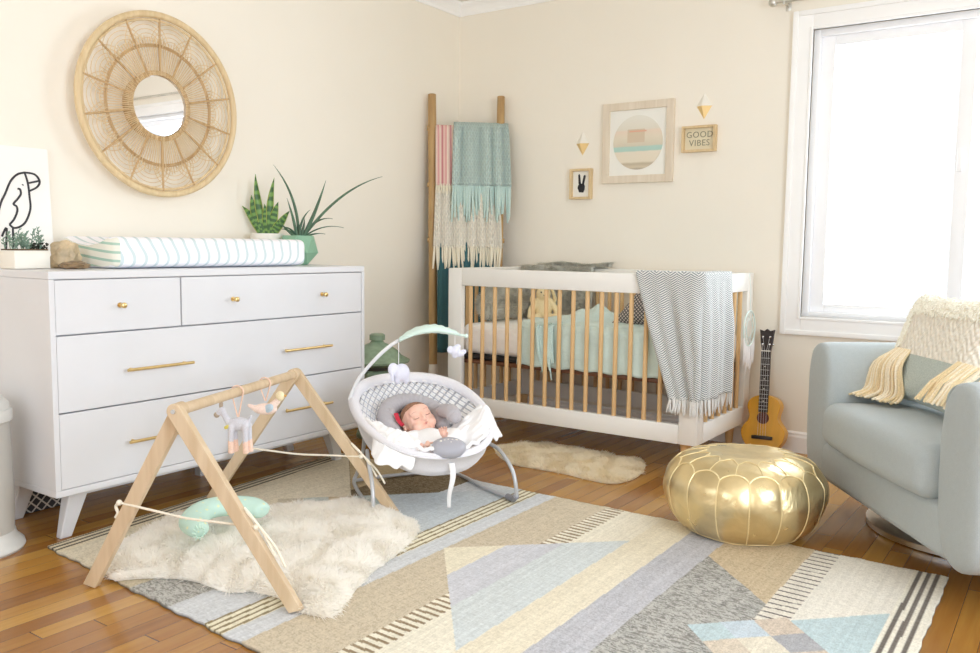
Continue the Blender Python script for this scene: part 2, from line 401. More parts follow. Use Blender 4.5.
rock('crystal_rock', 'tall tan crystal rock standing behind the small brown stone on the dresser', (.26, -2.635, ZT), (.05, .048, .055), plain('tan_crystal', rgb(198, 178, 146), .5, amt=.25, scale=30), 3)
rock('stone', 'small flat brown polished stone lying at the front left edge of the dresser', (.36, -2.655, ZT), (.03, .05, .016), plain('brown_agate', rgb(128, 106, 78), .35, amt=.45, scale=35), 9, 'stone')
# snake plant
SP = thing('snake_plant', 'snake plant with broad upright leaves in a white pot behind the changing pad', 'potted plant', (.11, -1.6, ZT))
bm = BM(); lathe(bm, [(.055, 0), (.07, .004), (.076, .14), (.07, .14), (.066, .12), (.01, .118)], 32); ob('pot', bm, WC, SP)
lm = Mat('snake_leaf', rgb(70, 110, 60), .4); u, v, _ = lm.xyz('UV')
f = (v*42+lm.noise(14, 2)*7).sin(); c = lm.ramp(f*.5+.5, [(.3, rgb(52, 92, 44)), (.8, rgb(110, 150, 70))])
lm.base(lm.mix(((u-.5).abs()).gt(.4), c, rgb(168, 178, 96)))
def blade(bm, base, tip, bend, w, wd, twist=0, n=14, fold=.25, wp=.45):
    base, tip, bend = Vector(base), Vector(tip), Vector(bend)
    uv = bm.loops.layers.uv.verify(); wd = Vector(wd).normalized(); rows = []
    for i in range(n+1):
        t = i/n; p = base*(1-t)**2+bend*2*t*(1-t)+tip*t*t
        tg = ((bend-base)*(1-t)+(tip-bend)*t).normalized()
        a = (wd-tg*wd.dot(tg)).normalized(); a = Matrix.Rotation(twist*t, 3, tg) @ a; nn = tg.cross(a)
        ww = w*(min(1, .5+t/wp*.5) if t < wp else max(.02, (1-((t-wp)/(1-wp))**1.8)))
        rows.append([bm.verts.new(p+a*ww*s+nn*ww*fold*abs(s)) for s in (-1, -.5, 0, .5, 1)])
    for i in range(n):
        for k in range(4):
            fc = bm.faces.new((rows[i][k], rows[i][k+1], rows[i+1][k+1], rows[i+1][k]))
            for l, q in zip(fc.loops, ((k, i), (k+1, i), (k+1, i+1), (k, i+1))): l[uv].uv = (q[0]/4, q[1]/n)
# screen-right for the camera is roughly (.82,.57,0)
SR = Vector((.82, .57, 0))
for dx, hz, w, b in ((-.10, .15, .02, -.02), (-.045, .295, .018, -.035), (-.062, .2, .02, -.05), (.03, .28, .017, .0), (.045, .17, .021, .01), (.09, .13, .018, .03), (-.01, .16, .02, .0), (-.03, .11, .02, -.03), (.06, .1, .016, .02)):
    bm = BM(); b0 = SR*(dx*.25)+Vector((0, 0, .115))
    blade(bm, b0, b0+SR*dx*.9+Vector((0, 0, hz+.0)), b0+SR*b+Vector((0, 0, hz*.55)), w, SR, twist=(.9 if hz > .25 else .3))
    ob('leaf', bm, lm.m, SP, solid=.0015)
GP = thing('aloe_plant', 'spiky long leaved plant in a faceted green pot on the right end of the dresser', 'potted plant', (.245, -1.535, ZT))
GRC = plain('sage_glaze', rgb(136, 178, 150), .4, amt=.04)
bm = BM()
A = [[bm.verts.new((r*cos(2*PI*k/6+p), r*sin(2*PI*k/6+p), z_)) for k in range(6)] for r, z_, p in ((.045, 0, .2), (.088, .055, .72), (.076, .132, .2), (.068, .132, .2), (.06, .11, .2))]
for i in range(4):
    for k in range(6):
        if i == 0 or i == 1:
            if i == 0: q = (A[0][k], A[0][(k+1) % 6], A[1][k]), (A[0][(k+1) % 6], A[1][(k+1) % 6], A[1][k])
            else: q = (A[1][k], A[1][(k+1) % 6], A[2][(k+1) % 6]), (A[1][k], A[2][(k+1) % 6], A[2][k])
            for t in q: bm.faces.new(t)
        else: bm.faces.new((A[i][k], A[i][(k+1) % 6], A[i+1][(k+1) % 6], A[i+1][k]))
bm.faces.new(A[0][::-1]); bm.faces.new(A[4]); ob('pot', bm, GRC, GP, smooth=False)
am = plain('aloe_leaf', rgb(76, 108, 84), .45, amt=.25, scale=25)
for tx, tz, bx, bz, w in ((-.12, .345, .005, .2, .008), (.38, .29, .17, .24, .008), (.125, .27, .07, .12, .011), (.16, .1, .08, .12, .008), (.13, .03, .07, .045, .007), (-.085, .08, -.05, .04, .008), (-.09, .05, -.06, .06, .006), (-.04, .19, -.01, .09, .009), (.05, .14, .0, .1, .007), (.03, .1, .03, .05, .009), (-.06, .06, -.02, .06, .008), (.2, .06, .1, .09, .005)):
    bm = BM(); b0 = Vector((rr_.uniform(-.01, .01), rr_.uniform(-.01, .01), .11)); dp = Vector((.57, -.82, 0))*rr_.uniform(-.05, .05)
    blade(bm, b0, b0+SR*tx+Vector((0, 0, tz))+dp, b0+SR*bx+Vector((0, 0, bz)), w, Vector((-tz, 0, tx)).cross(Vector((.57, -.82, 0)))*0+SR+Vector((.3, -.5, 0)), twist=.4, fold=.5, wp=.1, n=22)
    ob('leaf', bm, am, GP, solid=.002)
# poster
PO = thing('art_print', 'white print with a black line drawing of a bird leaning on the left wall', 'print', (0, 0, 0))
bm = BM(); M = Matrix.Translation((.03, 0, ZT)) @ Matrix.Rotation(R(-3.2), 4, 'Y'); box(bm, (0, -2.88, 0), (.008, -2.553, .432), .001, M=M)
ob('print_board', bm, plain('white_paper', rgb(246, 244, 240), .7, amt=.01), PO, smooth=False)
INK = plain('black_ink', rgb(58, 58, 62), .8, amt=.05)
def smoothpts(P, n=5):
    P = [Vector(p) for p in P]; out = []
    for i in range(len(P)-1):
        a, b, c, d = P[max(i-1, 0)], P[i], P[i+1], P[min(i+2, len(P)-1)]
        for k in range(n):
            t = k/n; out.append(.5*((2*b)+(c-a)*t+(2*a-5*b+4*c-d)*t*t+(3*b-a-3*c+d)*t**3))
    return out+[P[-1]]
bird = [[(-2.76, .99), (-2.75, 1.06), (-2.733, 1.121), (-2.716, 1.155), (-2.694, 1.201), (-2.669, 1.227), (-2.642, 1.236)],
        [(-2.642, 1.236), (-2.607, 1.232), (-2.59, 1.208), (-2.601, 1.186), (-2.63, 1.17)], [(-2.633, 1.198), (-2.59, 1.21)],
        [(-2.642, 1.236), (-2.633, 1.197), (-2.63, 1.147), (-2.63, 1.106), (-2.647, 1.063), (-2.668, 1.042), (-2.693, 1.035), (-2.708, 1.047)],
        [(-2.708, 1.047), (-2.691, 1.066), (-2.678, 1.095), (-2.679, 1.112), (-2.689, 1.121), (-2.672, 1.141), (-2.661, 1.158), (-2.663, 1.174), (-2.671, 1.176)],
        [(-2.697, 1.033), (-2.7, .945)], [(-2.737, 1.004), (-2.719, 1.033), (-2.728, .945)], [(-2.653, 1.19), (-2.651, 1.192)]]
bm = BM(); tn = math.tan(R(3.2))
for L_ in bird:
    tube(bm, smoothpts([(.0385-(h_-ZT)*tn*1.0, a, h_) for a, h_ in L_]), .0038, 6, flat=1)
ob('bird_drawing', bm, INK, PO)
# ------------------------------------------------------------------ rattan mirror
MR = thing('rattan_mirror', 'large round rattan sunburst mirror hanging on the left wall above the dresser', 'mirror', (0, -2.108, 1.543))
RAT = wood('honey_rattan', rgb(226, 204, 164), rgb(208, 182, 138), scale=9)
RAT2 = wood('dark_rattan_binding', rgb(204, 172, 126), rgb(176, 142, 98), scale=9)
RO = .356
def circ(r, x, n=96): return [(x, r*cos(2*PI*k/n), r*sin(2*PI*k/n)) for k in range(n)]
bm = BM(); tube(bm, circ(RO, .075), .0135, 10, closed=True); tube(bm, circ(RO-.02, .068), .005, 8, closed=True); ob('outer_ring', bm, RAT, MR)
bm = BM()
for r in (.125, .131, .138, .235, .242): tube(bm, circ(r, .062), .0035, 6, closed=True)
ob('inner_ring', bm, RAT2, MR)
bm = BM()
for k in range(132):
    a = 2*PI*k/132+rr_.uniform(-.006, .006); r0, r1 = .122, .27+rr_.uniform(-.012, .008)
    tube(bm, [(.064+rr_.uniform(-.003, .003), r0*cos(a), r0*sin(a)), (.058, r1*cos(a), r1*sin(a))], .0019, 5)
ob('woven_reed_fan', bm, RAT, MR)
for k in range(14):
    a = 2*PI*(k+.5)/14; bm = BM()
    tube(bm, [(.066, .14*cos(a), .14*sin(a)), (.07, (RO-.005)*cos(a), (RO-.005)*sin(a))], .0042, 7); ob('spoke', bm, RAT2, MR)
for k in range(14):
    bm = BM(); am_ = 2*PI*k/14
    for j in range(5):
        h_ = .207-j*.017; w_ = .083-j*.012; pts = []
        for i in range(15):
            t = i/14*PI; yy_ = w_*cos(t)*1.15; rr = .228+(h_-.1)*sin(t)**.8
            pts.append((.064+.002*(k % 2)+.001*j, cos(am_)*rr-sin(am_)*yy_, sin(am_)*rr+cos(am_)*yy_))
        tube(bm, pts, .0016, 5)
    ob('scallop', bm, RAT, MR)
bm = BM()
for v in lathe(bm, [(.12, .04), (.122, .052), (.118, .056), (.002, .056)], 64): v.co = Vector((v.co.z, v.co.x, v.co.y))
ob('mirror_glass', bm, Mat('mirror_silver', (.93, .93, .93, 1), .02, 1).m, MR)
bm = BM()
for v in lathe(bm, [(.13, .0), (.13, .04)], 48): v.co = Vector((v.co.z, v.co.x, v.co.y))
ob('backing', bm, RAT2, MR)
# ------------------------------------------------------------------ wall art on the back wall
FRW = wood('light_frame_wood', rgb(226, 202, 160), rgb(210, 182, 138))
def frame(T, x0, x1, z0, z1, w, d, m, name='frame'):
    bm = BM()
    for a, b in (((x0, -d, z0), (x0+w, 0, z1)), ((x1-w, -d, z0), (x1, 0, z1)), ((x0+w, -d, z0), (x1-w, 0, z0+w)), ((x0+w, -d, z1-w), (x1-w, 0, z1))): box(bm, a, b, .0015)
    return ob(name, bm, m, T, smooth=False)
F1 = thing('framed_art', 'large whitewashed wood frame with a round seaside print', 'framed picture', (1.203, 0, 1.552))
frame(F1, -.205, .205, -.213, .213, .04, .022, wood('whitewashed_wood', rgb(232, 220, 202), rgb(218, 203, 182), scale=6))
MATB = plain('white_mat_board', rgb(240, 239, 232), .7, amt=.01)
bm = BM(); box(bm, (-.168, -.008, -.176), (.168, -.002, .176)); ob('mat_board', bm, MATB, F1, smooth=False)
am = Mat('seaside_print', (1, 1, 1, 1), .6); X, Y, Z = am.xyz('Object')
c = am.ramp(Z/.29+.5+am.noise(20, 2)*.02, [(0, rgb(150, 140, 124)), (.06, rgb(214, 200, 176)), (.12, rgb(196, 182, 158)), (.16, rgb(230, 220, 200)), (.34, rgb(232, 222, 204)), (.36, rgb(176, 208, 198)), (.43, rgb(180, 210, 200)), (.45, rgb(214, 206, 186)), (.6, rgb(226, 216, 196)), (.72, rgb(232, 214, 196)), (.75, rgb(226, 220, 206)), (1, rgb(232, 230, 220))])
c2 = am.mix(((X+.01).abs().lt(.05))*(Z.gt(.0))*(Z.lt(.07)), c, rgb(214, 196, 172)); c3 = am.mix(((X-.0).abs().lt(.05))*(Z.gt(.055))*(Z.lt(.063)), c2, rgb(226, 176, 150))
am.base(c3)
bm = BM()
for v in lathe(bm, [(.143, .0), (.143, .003)], 64): v.co = Vector((v.co.x, -.008-v.co.z, v.co.y))
ob('print', bm, am.m, F1, smooth=False)
F2 = thing('framed_peace_hand', 'small wood frame with a black peace sign hand drawing', 'framed picture', (.868, 0, 1.342))
frame(F2, -.067, .067, -.084, .084, .013, .03, FRW)
bm = BM(); box(bm, (-.056, -.008, -.073), (.056, -.002, .073)); ob('mat_board', bm, MATB, F2, smooth=False)
bm = BM()
def flatp(bm, P, yy_=-.0105):
    prism(bm, P, 0, .0025, Matrix(((1, 0, 0, 0), (0, 0, -1, yy_+.0025), (0, 1, 0, 0), (0, 0, 0, 1))))
flatp(bm, [(-.014, -.045), (.012, -.047), (.02, -.03), (.022, -.012), (.016, 0), (-.01, .004), (-.021, -.008), (-.024, -.022), (-.018, -.034)])
flatp(bm, [(-.018, .0), (-.003, .0), (-.010, .05), (-.015, .056), (-.021, .05)]); flatp(bm, [(.003, -.002), (.016, -.002), (.026, .043), (.021, .05), (.013, .046)])
ob('hand_drawing', bm, plain('black_print', rgb(34, 34, 38), .7), F2, smooth=False)
F3 = thing('good_vibes_sign', 'small wood box frame sign reading GOOD VIBES', 'sign', (1.547, 0, 1.549))
frame(F3, -.09, .09, -.066, .066, .012, .032, FRW)
bm = BM(); box(bm, (-.08, -.01, -.056), (.08, -.002, .056)); ob('panel', bm, plain('cream_panel', rgb(226, 216, 188), .7), F3, smooth=False)
def text(s, size, loc, rot, m, parent, ext=.001, sp=1.0, name='lettering'):
    cu = bpy.data.curves.new('t', 'FONT'); cu.body = s; cu.size = size; cu.extrude = ext; cu.align_x = 'CENTER'; cu.align_y = 'CENTER'; cu.space_character = sp; cu.space_line = .95; cu.resolution_u = 3
    t = bpy.data.objects.new('t', cu); COL.objects.link(t); me = bpy.data.meshes.new_from_object(t.evaluated_get(bpy.context.evaluated_depsgraph_get()))
    bpy.data.objects.remove(t); o = ob(name, me, m, parent, smooth=False, loc=loc, rot=rot); return o
text('GOOD\nVIBES', .044, (0, -.011, 0), (PI/2, 0, 0), plain('grey_lettering', rgb(150, 146, 122), .6), F3, sp=1.08)
GOLD = plain('gold_leaf', (.83, .62, .3, 1), .4, .7, .08)
for (cx, cz, lab) in ((.866, 1.566, 'white and gold diamond wall ornament left of the large frame above the peace hand'), (1.563, 1.714, 'white and gold diamond wall ornament above the vibes sign')):
    T = thing('diamond_ornament', lab, 'wall ornament', (cx, 0, cz), group='white and gold diamond wall ornaments')
    for nm, m, zz in (('top', WC, 1), ('base', GOLD, -1)):
        bm = BM(); ps = [(-.041, 0, 0), (-.006, -.022, 0), (.041, 0, 0)]; V = [bm.verts.new(p) for p in ps]; t = bm.verts.new((0, 0 if zz < 0 else -.004, .066*zz)); tb = bm.verts.new((0, 0, .066*zz*.98))
        bm.faces.new(V); bm.faces.new((V[0], V[1], t)); bm.faces.new((V[1], V[2], t)); bm.faces.new((V[0], V[2], tb)); bm.faces.new((V[0], t, tb)); bm.faces.new((V[2], tb, t))
        ob(nm, bm, m, T, smooth=False)
# ------------------------------------------------------------------ blanket ladder
LT, LB = Vector((.045, -.318, 1.86)), Vector((.165, -.44, 0)); RT, RB = Vector((.345, -.05, 1.86)), Vector((.455, -.215, 0))
LD = thing('blanket_ladder', 'tall rustic wood ladder with white dipped feet leaning in the corner', 'ladder', (.3, -.3, 0))
o0 = Vector((.3, -.3, 0))
def pole(T_, B_, name, m, t0, t1, r=.024):
    bm = BM(); n = 14; P = []; Rr = []
    for i in range(n+1):
        t = lerp(t0, t1, i/n); P.append(B_.lerp(T_, t)-o0); Rr.append(r*(1+.05*sin(i*1.7)))
    tube(bm, P, Rr, 14); return ob(name, bm, m, LD)
p1 = pole(LT, LB, 'pole', LADW, 0, 1); p2 = pole(RT, RB, 'pole', LADW, 0, 1, .023)
for T_, B_ in ((LT, LB), (RT, RB)): pole(T_, B_, 'dipped_foot', WC, 0.0005, .165, .0255)
rungs = [.27, .55, .72, .895]
for t in rungs:
    a, b = LB.lerp(LT, t), RB.lerp(RT, t); d = (b-a).normalized()
    bm = BM(); tube(bm, [a-d*.03-o0, b+d*.03-o0], .014, 10); ob('rung', bm, LADW, LD)
def drape_rung(name, label, cat, t, s0, s1, front, back, m, fringe=0, fm_=None, thick=.006, waves=5, amp=.008, flare=0, nfr=30, out=.022, frw=.004, frt=.02, jag=.015, lean_=.16):
    a, b = LB.lerp(LT, t), RB.lerp(RT, t); e = (b-a).normalized(); nrm = Vector((e.y, -e.x, 0)).normalized(); e0 = Vector((e.x, e.y, 0)).normalized()
    T = thing(name, label, cat, tuple(a.lerp(b, .5)-Vector((0, 0, front))))
    org = a.lerp(b, .5)-Vector((0, 0, front)); W = (b-a).length
    def f(u, v, extra=0):
        s = lerp(s0, s1, u); L = back+front+PI*out; q = v*L-back
        w = amp*sin(u*waves*2*PI+sin(u*9))*min(1, abs(q)/.1)
        if q < 0: p = nrm*(-out+w*.2)+Vector((0, 0, q))
        elif q < PI*out: th = q/out; p = nrm*(-cos(th)*out)+Vector((0, 0, sin(th)*out))
        else:
            h = q-PI*out; p = nrm*(out+w+lean_*h+.004)+Vector((0, 0, -h)); s = s+flare*(u-.5)*h
        return a+e*s+p-org
    bm = BM(); surf(bm, f, 60, 40); ob('cloth', bm, m, T, solid=thick)
    if fringe:
        bm = BM()
        for k in range(nfr):
            u = (k+.5)/nfr; p = f(u, 1); l = fringe*rr_.uniform(.8, 1.1); d = e0*rr_.uniform(-.012, .012)+nrm*rr_.uniform(-.006, .012)
            tube(bm, [p+Vector((0, 0, .01)), p+d*.5-Vector((0, 0, l*.5))+nrm*.003, p+d-Vector((0, 0, l))], [frw*.8, frw, frw*.6], 6)
        ob('fringe', bm, fm_ or m, T)
    return T
MINT = knit('mint_knit', rgb(200, 220, 215), 22, .12, .006); MINTF = fabric('mint_yarn', rgb(198, 220, 215), 200)
CRK = knit('cream_knit', rgb(244, 238, 224), 22, .07, .006)
pk = Mat('rose_striped_cotton', (1, 1, 1, 1), .9, spec=.1); u, v, _ = pk.xyz('UV')
pk.base(pk.ramp(((u*.99).frac()), [(0, rgb(236, 222, 206)), (.14, rgb(214, 150, 150)), (.2, rgb(236, 222, 206)), (.34, rgb(190, 112, 120)), (.42, rgb(228, 200, 188)), (.55, rgb(214, 150, 150)), (.6, rgb(236, 222, 206)), (.78, rgb(196, 122, 128)), (.86, rgb(236, 222, 206)), (1, rgb(210, 150, 150))])); pk.m.node_tree.nodes['Color Ramp'].color_ramp.interpolation = 'LINEAR'; pk.bump(pk.noise(300), .001)
drape_rung('teal_blanket', 'dark teal blanket hanging lowest on the ladder behind the crib post', 'blanket', .55, .03, .36, .64, .45, fabric('dark_teal_cotton', rgb(62, 100, 106), 200), thick=.012, waves=3, amp=.01)
drape_rung('cream_throw', 'cream knitted throw with long tassels on the middle ladder rung', 'blanket', .72, .02, .385, .36, .3, CRK, .13, CREAMY, .01, 6, .012, .08, 34, frw=.007)
drape_rung('striped_throw', 'rose and cream striped throw on the top ladder rung left of the mint one', 'blanket', .895, .02, .13, .33, .3, pk.m, .045, CREAMY, .008, 2, .004, 0, 14, frw=.004, out=.018)
drape_rung('mint_throw', 'mint chunky knitted throw with thick fringe on the top ladder rung', 'blanket', .895, .125, .44, .33, .28, MINT, .19, MINTF, .014, 4, .014, .07, 32, out=.034, frw=.0075)
# ------------------------------------------------------------------ crib
CX, CY, CW, CD, CH, CB = .502, -.745, 1.362, .705, .876, .132
DW = WHITE; WHITE = plain('warm_white_crib_paint', rgb(240, 238, 233), .4, amt=.01)
CR = thing('crib', 'white crib with pale wooden spindles against the back wall', 'crib', (CX, CY, 0))
pw_, pd = .084, .034
def cpanel(y0_, y1_, nm):
    bm = BM()
    box(bm, (0, y0_, CB), (pw_, y1_, CH), .004); box(bm, (CW-pw_, y0_, CB), (CW, y1_, CH), .004)
    box(bm, (pw_+.0003, y0_, CH-.088), (CW-pw_-.0003, y1_, CH), .004); box(bm, (pw_+.0003, y0_, CB), (CW-pw_-.0003, y1_, CB+.086), .004)
    return ob(nm, bm, WHITE, CR, angle=30)
cpanel(0, pd, 'front_frame'); cpanel(CD-pd, CD, 'back_frame')
for xa in (0, CW-pd):
    bm = BM()
    box(bm, (xa, pd+.0003, CB), (xa+pd, pd+.05, CH), .004); box(bm, (xa, CD-pd-.05, CB), (xa+pd, CD-pd-.0003, CH), .004)
    box(bm, (xa, pd+.0503, CH-.088), (xa+pd, CD-pd-.0503, CH), .004); box(bm, (xa, pd+.0503, CB), (xa+pd, CD-pd-.0503, CB+.086), .004)
    ob('side_frame', bm, WHITE, CR, angle=30)
WHITE = DW
sl = BM(); lathe(sl, [(.0105, CB+.08), (.0105, CH-.085)], 14); slm = bpy.data.meshes.new('spindle'); sl.to_mesh(slm); sl.free(); slm.materials.append(BEECH); slm.shade_smooth(); slm.set_sharp_from_angle(angle=R(40))
def spindle(x_, y_):
    o = bpy.data.objects.new('spindle', slm); COL.objects.link(o); o.parent = CR; o.location = (x_, y_, 0)
for k in range(15):
    x_ = .133+k*.0748
    spindle(x_, pd/2); spindle(x_, CD-pd/2)
for k in range(6):
    y_ = .145+k*.083
    for xa in (pd/2, CW-pd/2): spindle(xa, y_)
for xa in (.07, CW-.07):
    for ya in (.06, CD-.07):
        bm = BM(); lathe(bm, [(.014, 0), (.026, CB+.002)], 16, (xa, ya, 0)); ob('leg', bm, BEECH, CR)
bm = BM(); box(bm, (.04, .045, .385), (CW-.04, CD-.045, .405), .003)
ob('mattress_support', bm, wood('brown_support_board', rgb(120, 78, 52), rgb(96, 60, 40)), CR)
bm = BM(); box(bm, (.045, .05, .41), (CW-.045, CD-.05, .432), .004); ob('mattress_base', bm, plain('dark_ticking', rgb(50, 48, 48), .9), CR)
MT = thing('crib_mattress', 'thick mattress in a white quilted sheet inside the crib', 'mattress', (CX+CW/2, CY+CD/2, .433))
qm = Mat('quilted_white_cotton', rgb(252, 251, 250), .9, spec=.15); v = qm.voronoi(26); qm.bump(v, .006, .6); qm.vary(.02, 12)
bm = BM(); box(bm, (-CW/2+.048, -CD/2+.052, 0), (CW/2-.048, CD/2-.052, .155), .035, 4); ob('sheet', bm, qm.m, MT)
# mint coverlet over the right part of the mattress, falling down the front
hb = Mat('mint_muslin', rgb(206, 224, 219), .9, spec=.1, sheen=.2); hb.vary(.07, 9); hb.bump(hb.noise(60, 4), .003)
zt_ = .59; yf_ = CY+.044
def cov(u, v):
    x_ = lerp(.905, 1.80, u)+.008*sin(v*9); s = v*.86
    if s < .19: z_ = .405+s+.004*sin(u*40); y_ = yf_-.004+.003*sin(u*33+v*4)
    elif s < .23: t = (s-.19)/.04*PI/2; y_ = yf_-.004+.03*(1-cos(t)); z_ = .592+.02*sin(t)-.0
    else: y_ = yf_+.03+(s-.23); z_ = .612
    b = math.exp(-((x_-1.18)/.13)**2-((y_+.40)/.13)**2)
    z_ += .07*b+(.012*noise.noise(Vector((x_*12, y_*12, 0)))*(1 if s > .2 else 0))+.012*sin(x_*60+y_*20)*b
    if s > .2: z_ += .008
    return Vector((x_, min(y_, -.11), z_))
bm = BM(); surf(bm, cov, 90, 70); tag(ob('coverlet', bm, hb.m, solid=.008), 'mint muslin coverlet rumpled over the crib mattress', 'blanket')
# fringe tassel bunch hanging out between the spindles
bm = BM(); ys = yf_-.022
for k in range(34):
    x_ = 1.025+.0035*k*.75+rr_.uniform(-.006, .006); l = rr_.uniform(.1, .27)*(1-.3*abs(k-17)/17); d = rr_.uniform(-.02, .02)
    tube(bm, [(x_+.02, yf_+.05, .615+rr_.uniform(0, .01)), (x_, ys+.008, .60+rr_.uniform(-.01, .01)), (x_+d*.4+.01, ys, .58-l*.5), (x_+d+.02, ys, .58-l)], [.003, .004, .0035, .002], 5)
surf(bm, lambda u, v: Vector((1.0+u*.16+.01*sin(v*12), yf_+.0+v*.14, .618+.012*noise.noise(Vector((u*9, v*9, 1))))), 16, 16)
tag(ob('fringed_scarf', bm, MINTF, solid=.003), 'mint fringed scarf with tassels poking out between the crib spindles', 'scarf')
# grey faux fur throw over the back rail
def furthrow(n):
    P = []; Q = []; Ls = []
    for _ in range(n):
        x_ = rng.uniform(.55, 1.0); 
        
        s = rng.uniform(0, .42)
        wob = .01*noise.noise(Vector((x_*8, s*8, 0)))
        if s < .06: P.append((x_+.1, -.055-s*.7, .882+.006*sin(x_*20))); Q.append((0, -.1, 1))
        else: P.append((x_, -.118-wob-.10*max(0, (s-.22)), .885-(s-.06)*.82)); Q.append((0, -1, .25))
        Ls.append(1)
    Q = np.array(Q); Q /= np.linalg.norm(Q, axis=1)[:, None]
    return np.array(P), Q, np.array(Ls)
FT = thing('faux_fur_throw', 'shaggy grey faux fur throw draped over the back rail of the crib', 'throw', (0, 0, 0))
def ftf(u, v):
    s = v*.50; x_ = lerp(.548, 1.01, u)+(.08*max(0, 1-v*6))
    if s < .04: return Vector((x_, -.038, .85+s*.9))
    if s < .1: return Vector((x_, -.038-(s-.04)*1.25, .884))
    return Vector((x_, -.114-.10*max(0, s-.26), .88-(s-.1)*.8))
bm = BM(); surf(bm, ftf, 20, 30); ob('backing', bm, FURG.m, FT, solid=.006)
fur('pile', furthrow, 14000, .058, .0013, FURG.m, FT, lean=.5, droop=np.array([0, 0, -.3]))
FP = thing('faux_fur_pillow', 'shaggy grey fur pillow propped at the left end of the crib', 'pillow', (.615, -.40, .592))
bm = BM(); ball(bm, (0, 0, .095), (.045, .215, .095)); ob('cover', bm, FURG.m, FP)
def fpf(n):
    d = rng.normal(0, 1, (n, 3)); d /= np.linalg.norm(d, axis=1)[:, None]; P = d*np.array([.045, .215, .095]); N_ = d/np.array([.045, .215, .095]); N_ /= np.linalg.norm(N_, axis=1)[:, None]
    P = P+[0, 0, .095]; k = P[:, 2] > .02
    return P[k], N_[k], np.ones(k.sum())
fur('pile', fpf, 9000, .035, .0014, FURG.m, FP, lean=.6)
# patterned triangular pillow
tp = Mat('black_white_weave', (1, 1, 1, 1), .9, spec=.1); X, Y, Z = tp.xyz('Object')
d1 = (((X+Z)*55).frac()).lt(.4); d2 = (((X-Z)*55).frac()).lt(.4)
tp.base(tp.mix((d1+d2).min(1), rgb(214, 206, 200), rgb(96, 92, 94)))
bm = BM(); M = Matrix.Translation((1.52, -.47, .735)) @ Euler((R(-20), 0, R(5))).to_matrix().to_4x4()
def pil(u, v):
    a = lerp(-1, 1, u); b = lerp(-1, 1, v); k = (max(0, 1-a*a)*max(0, 1-b*b))**.4
    return a, b, k
for sgn in (1, -1):
    surf(bm, lambda u, v: M @ Vector((pil(u, v)[0]*(.19-.16*v), sgn*pil(u, v)[2]*.05, pil(u, v)[1]*.115)), 16, 16)
bmesh.ops.remove_doubles(bm, verts=bm.verts, dist=.0005)
tag(ob('patterned_pillow', bm, tp.m), 'triangular black and white patterned pillow at the right end of the crib', 'pillow')
def blob(name, parts, m, parent=None, vox=.004, sm=3, loc=None, M=None):
    bm = BM()
    for p in parts:
        if p[0] == 'b': vs = ball(bm, p[1], p[2], p[3] if len(p) > 3 else None, 14)
        else: vs = tube(bm, p[1], p[2], 10); vs += ball(bm, p[1][0], p[2][0], None, 10); vs += ball(bm, p[1][-1], p[2][-1], None, 10)
    if M is not None:
        for v in bm.verts: v.co = M @ v.co
    return ob(name, bm, m, parent, remesh=vox, sm=sm, loc=loc)
# plush bunny
PB = thing('plush_bunny', 'cream stuffed bunny sitting on the crib mattress against the grey fur', 'stuffed toy', (.85, -.37, .592), R(38))
PB.scale = (1.12, 1.12, 1.12)
CPL = fabric('cream_plush', rgb(238, 220, 178), 300, .08)
blob('body', [('b', (0, 0, .06), (.045, .04, .06)), ('b', (0, -.005, .135), (.036, .034, .036)), ('b', (.0, -.03, .125), (.018, .016, .014)),
     ('t', [(-.035, -.01, .1), (-.06, -.03, .06), (-.065, -.045, .03)], [.014, .015, .015]), ('t', [(.035, -.01, .1), (.06, -.03, .06), (.065, -.045, .03)], [.014, .015, .015]),
     ('t', [(-.03, -.02, .022), (-.045, -.07, .02)], [.02, .019]), ('t', [(.03, -.02, .022), (.05, -.07, .02)], [.02, .019])], CPL, PB, .005)
for s in (-1, 1):
    bm = BM(); tube(bm, [(s*.022, 0, .16), (s*.042, .0, .155), (s*.056, -.005, .11), (s*.055, -.008, .085)], [.008, .014, .018, .009], 10, flat=.5); ob('ear', bm, CPL, PB)
bm = BM(); [ball(bm, (s*.014, -.037, .143), .0035, seg=8) for s in (-1, 1)]; ball(bm, (0, -.046, .129), .004, seg=8); ob('face', bm, INK, PB)
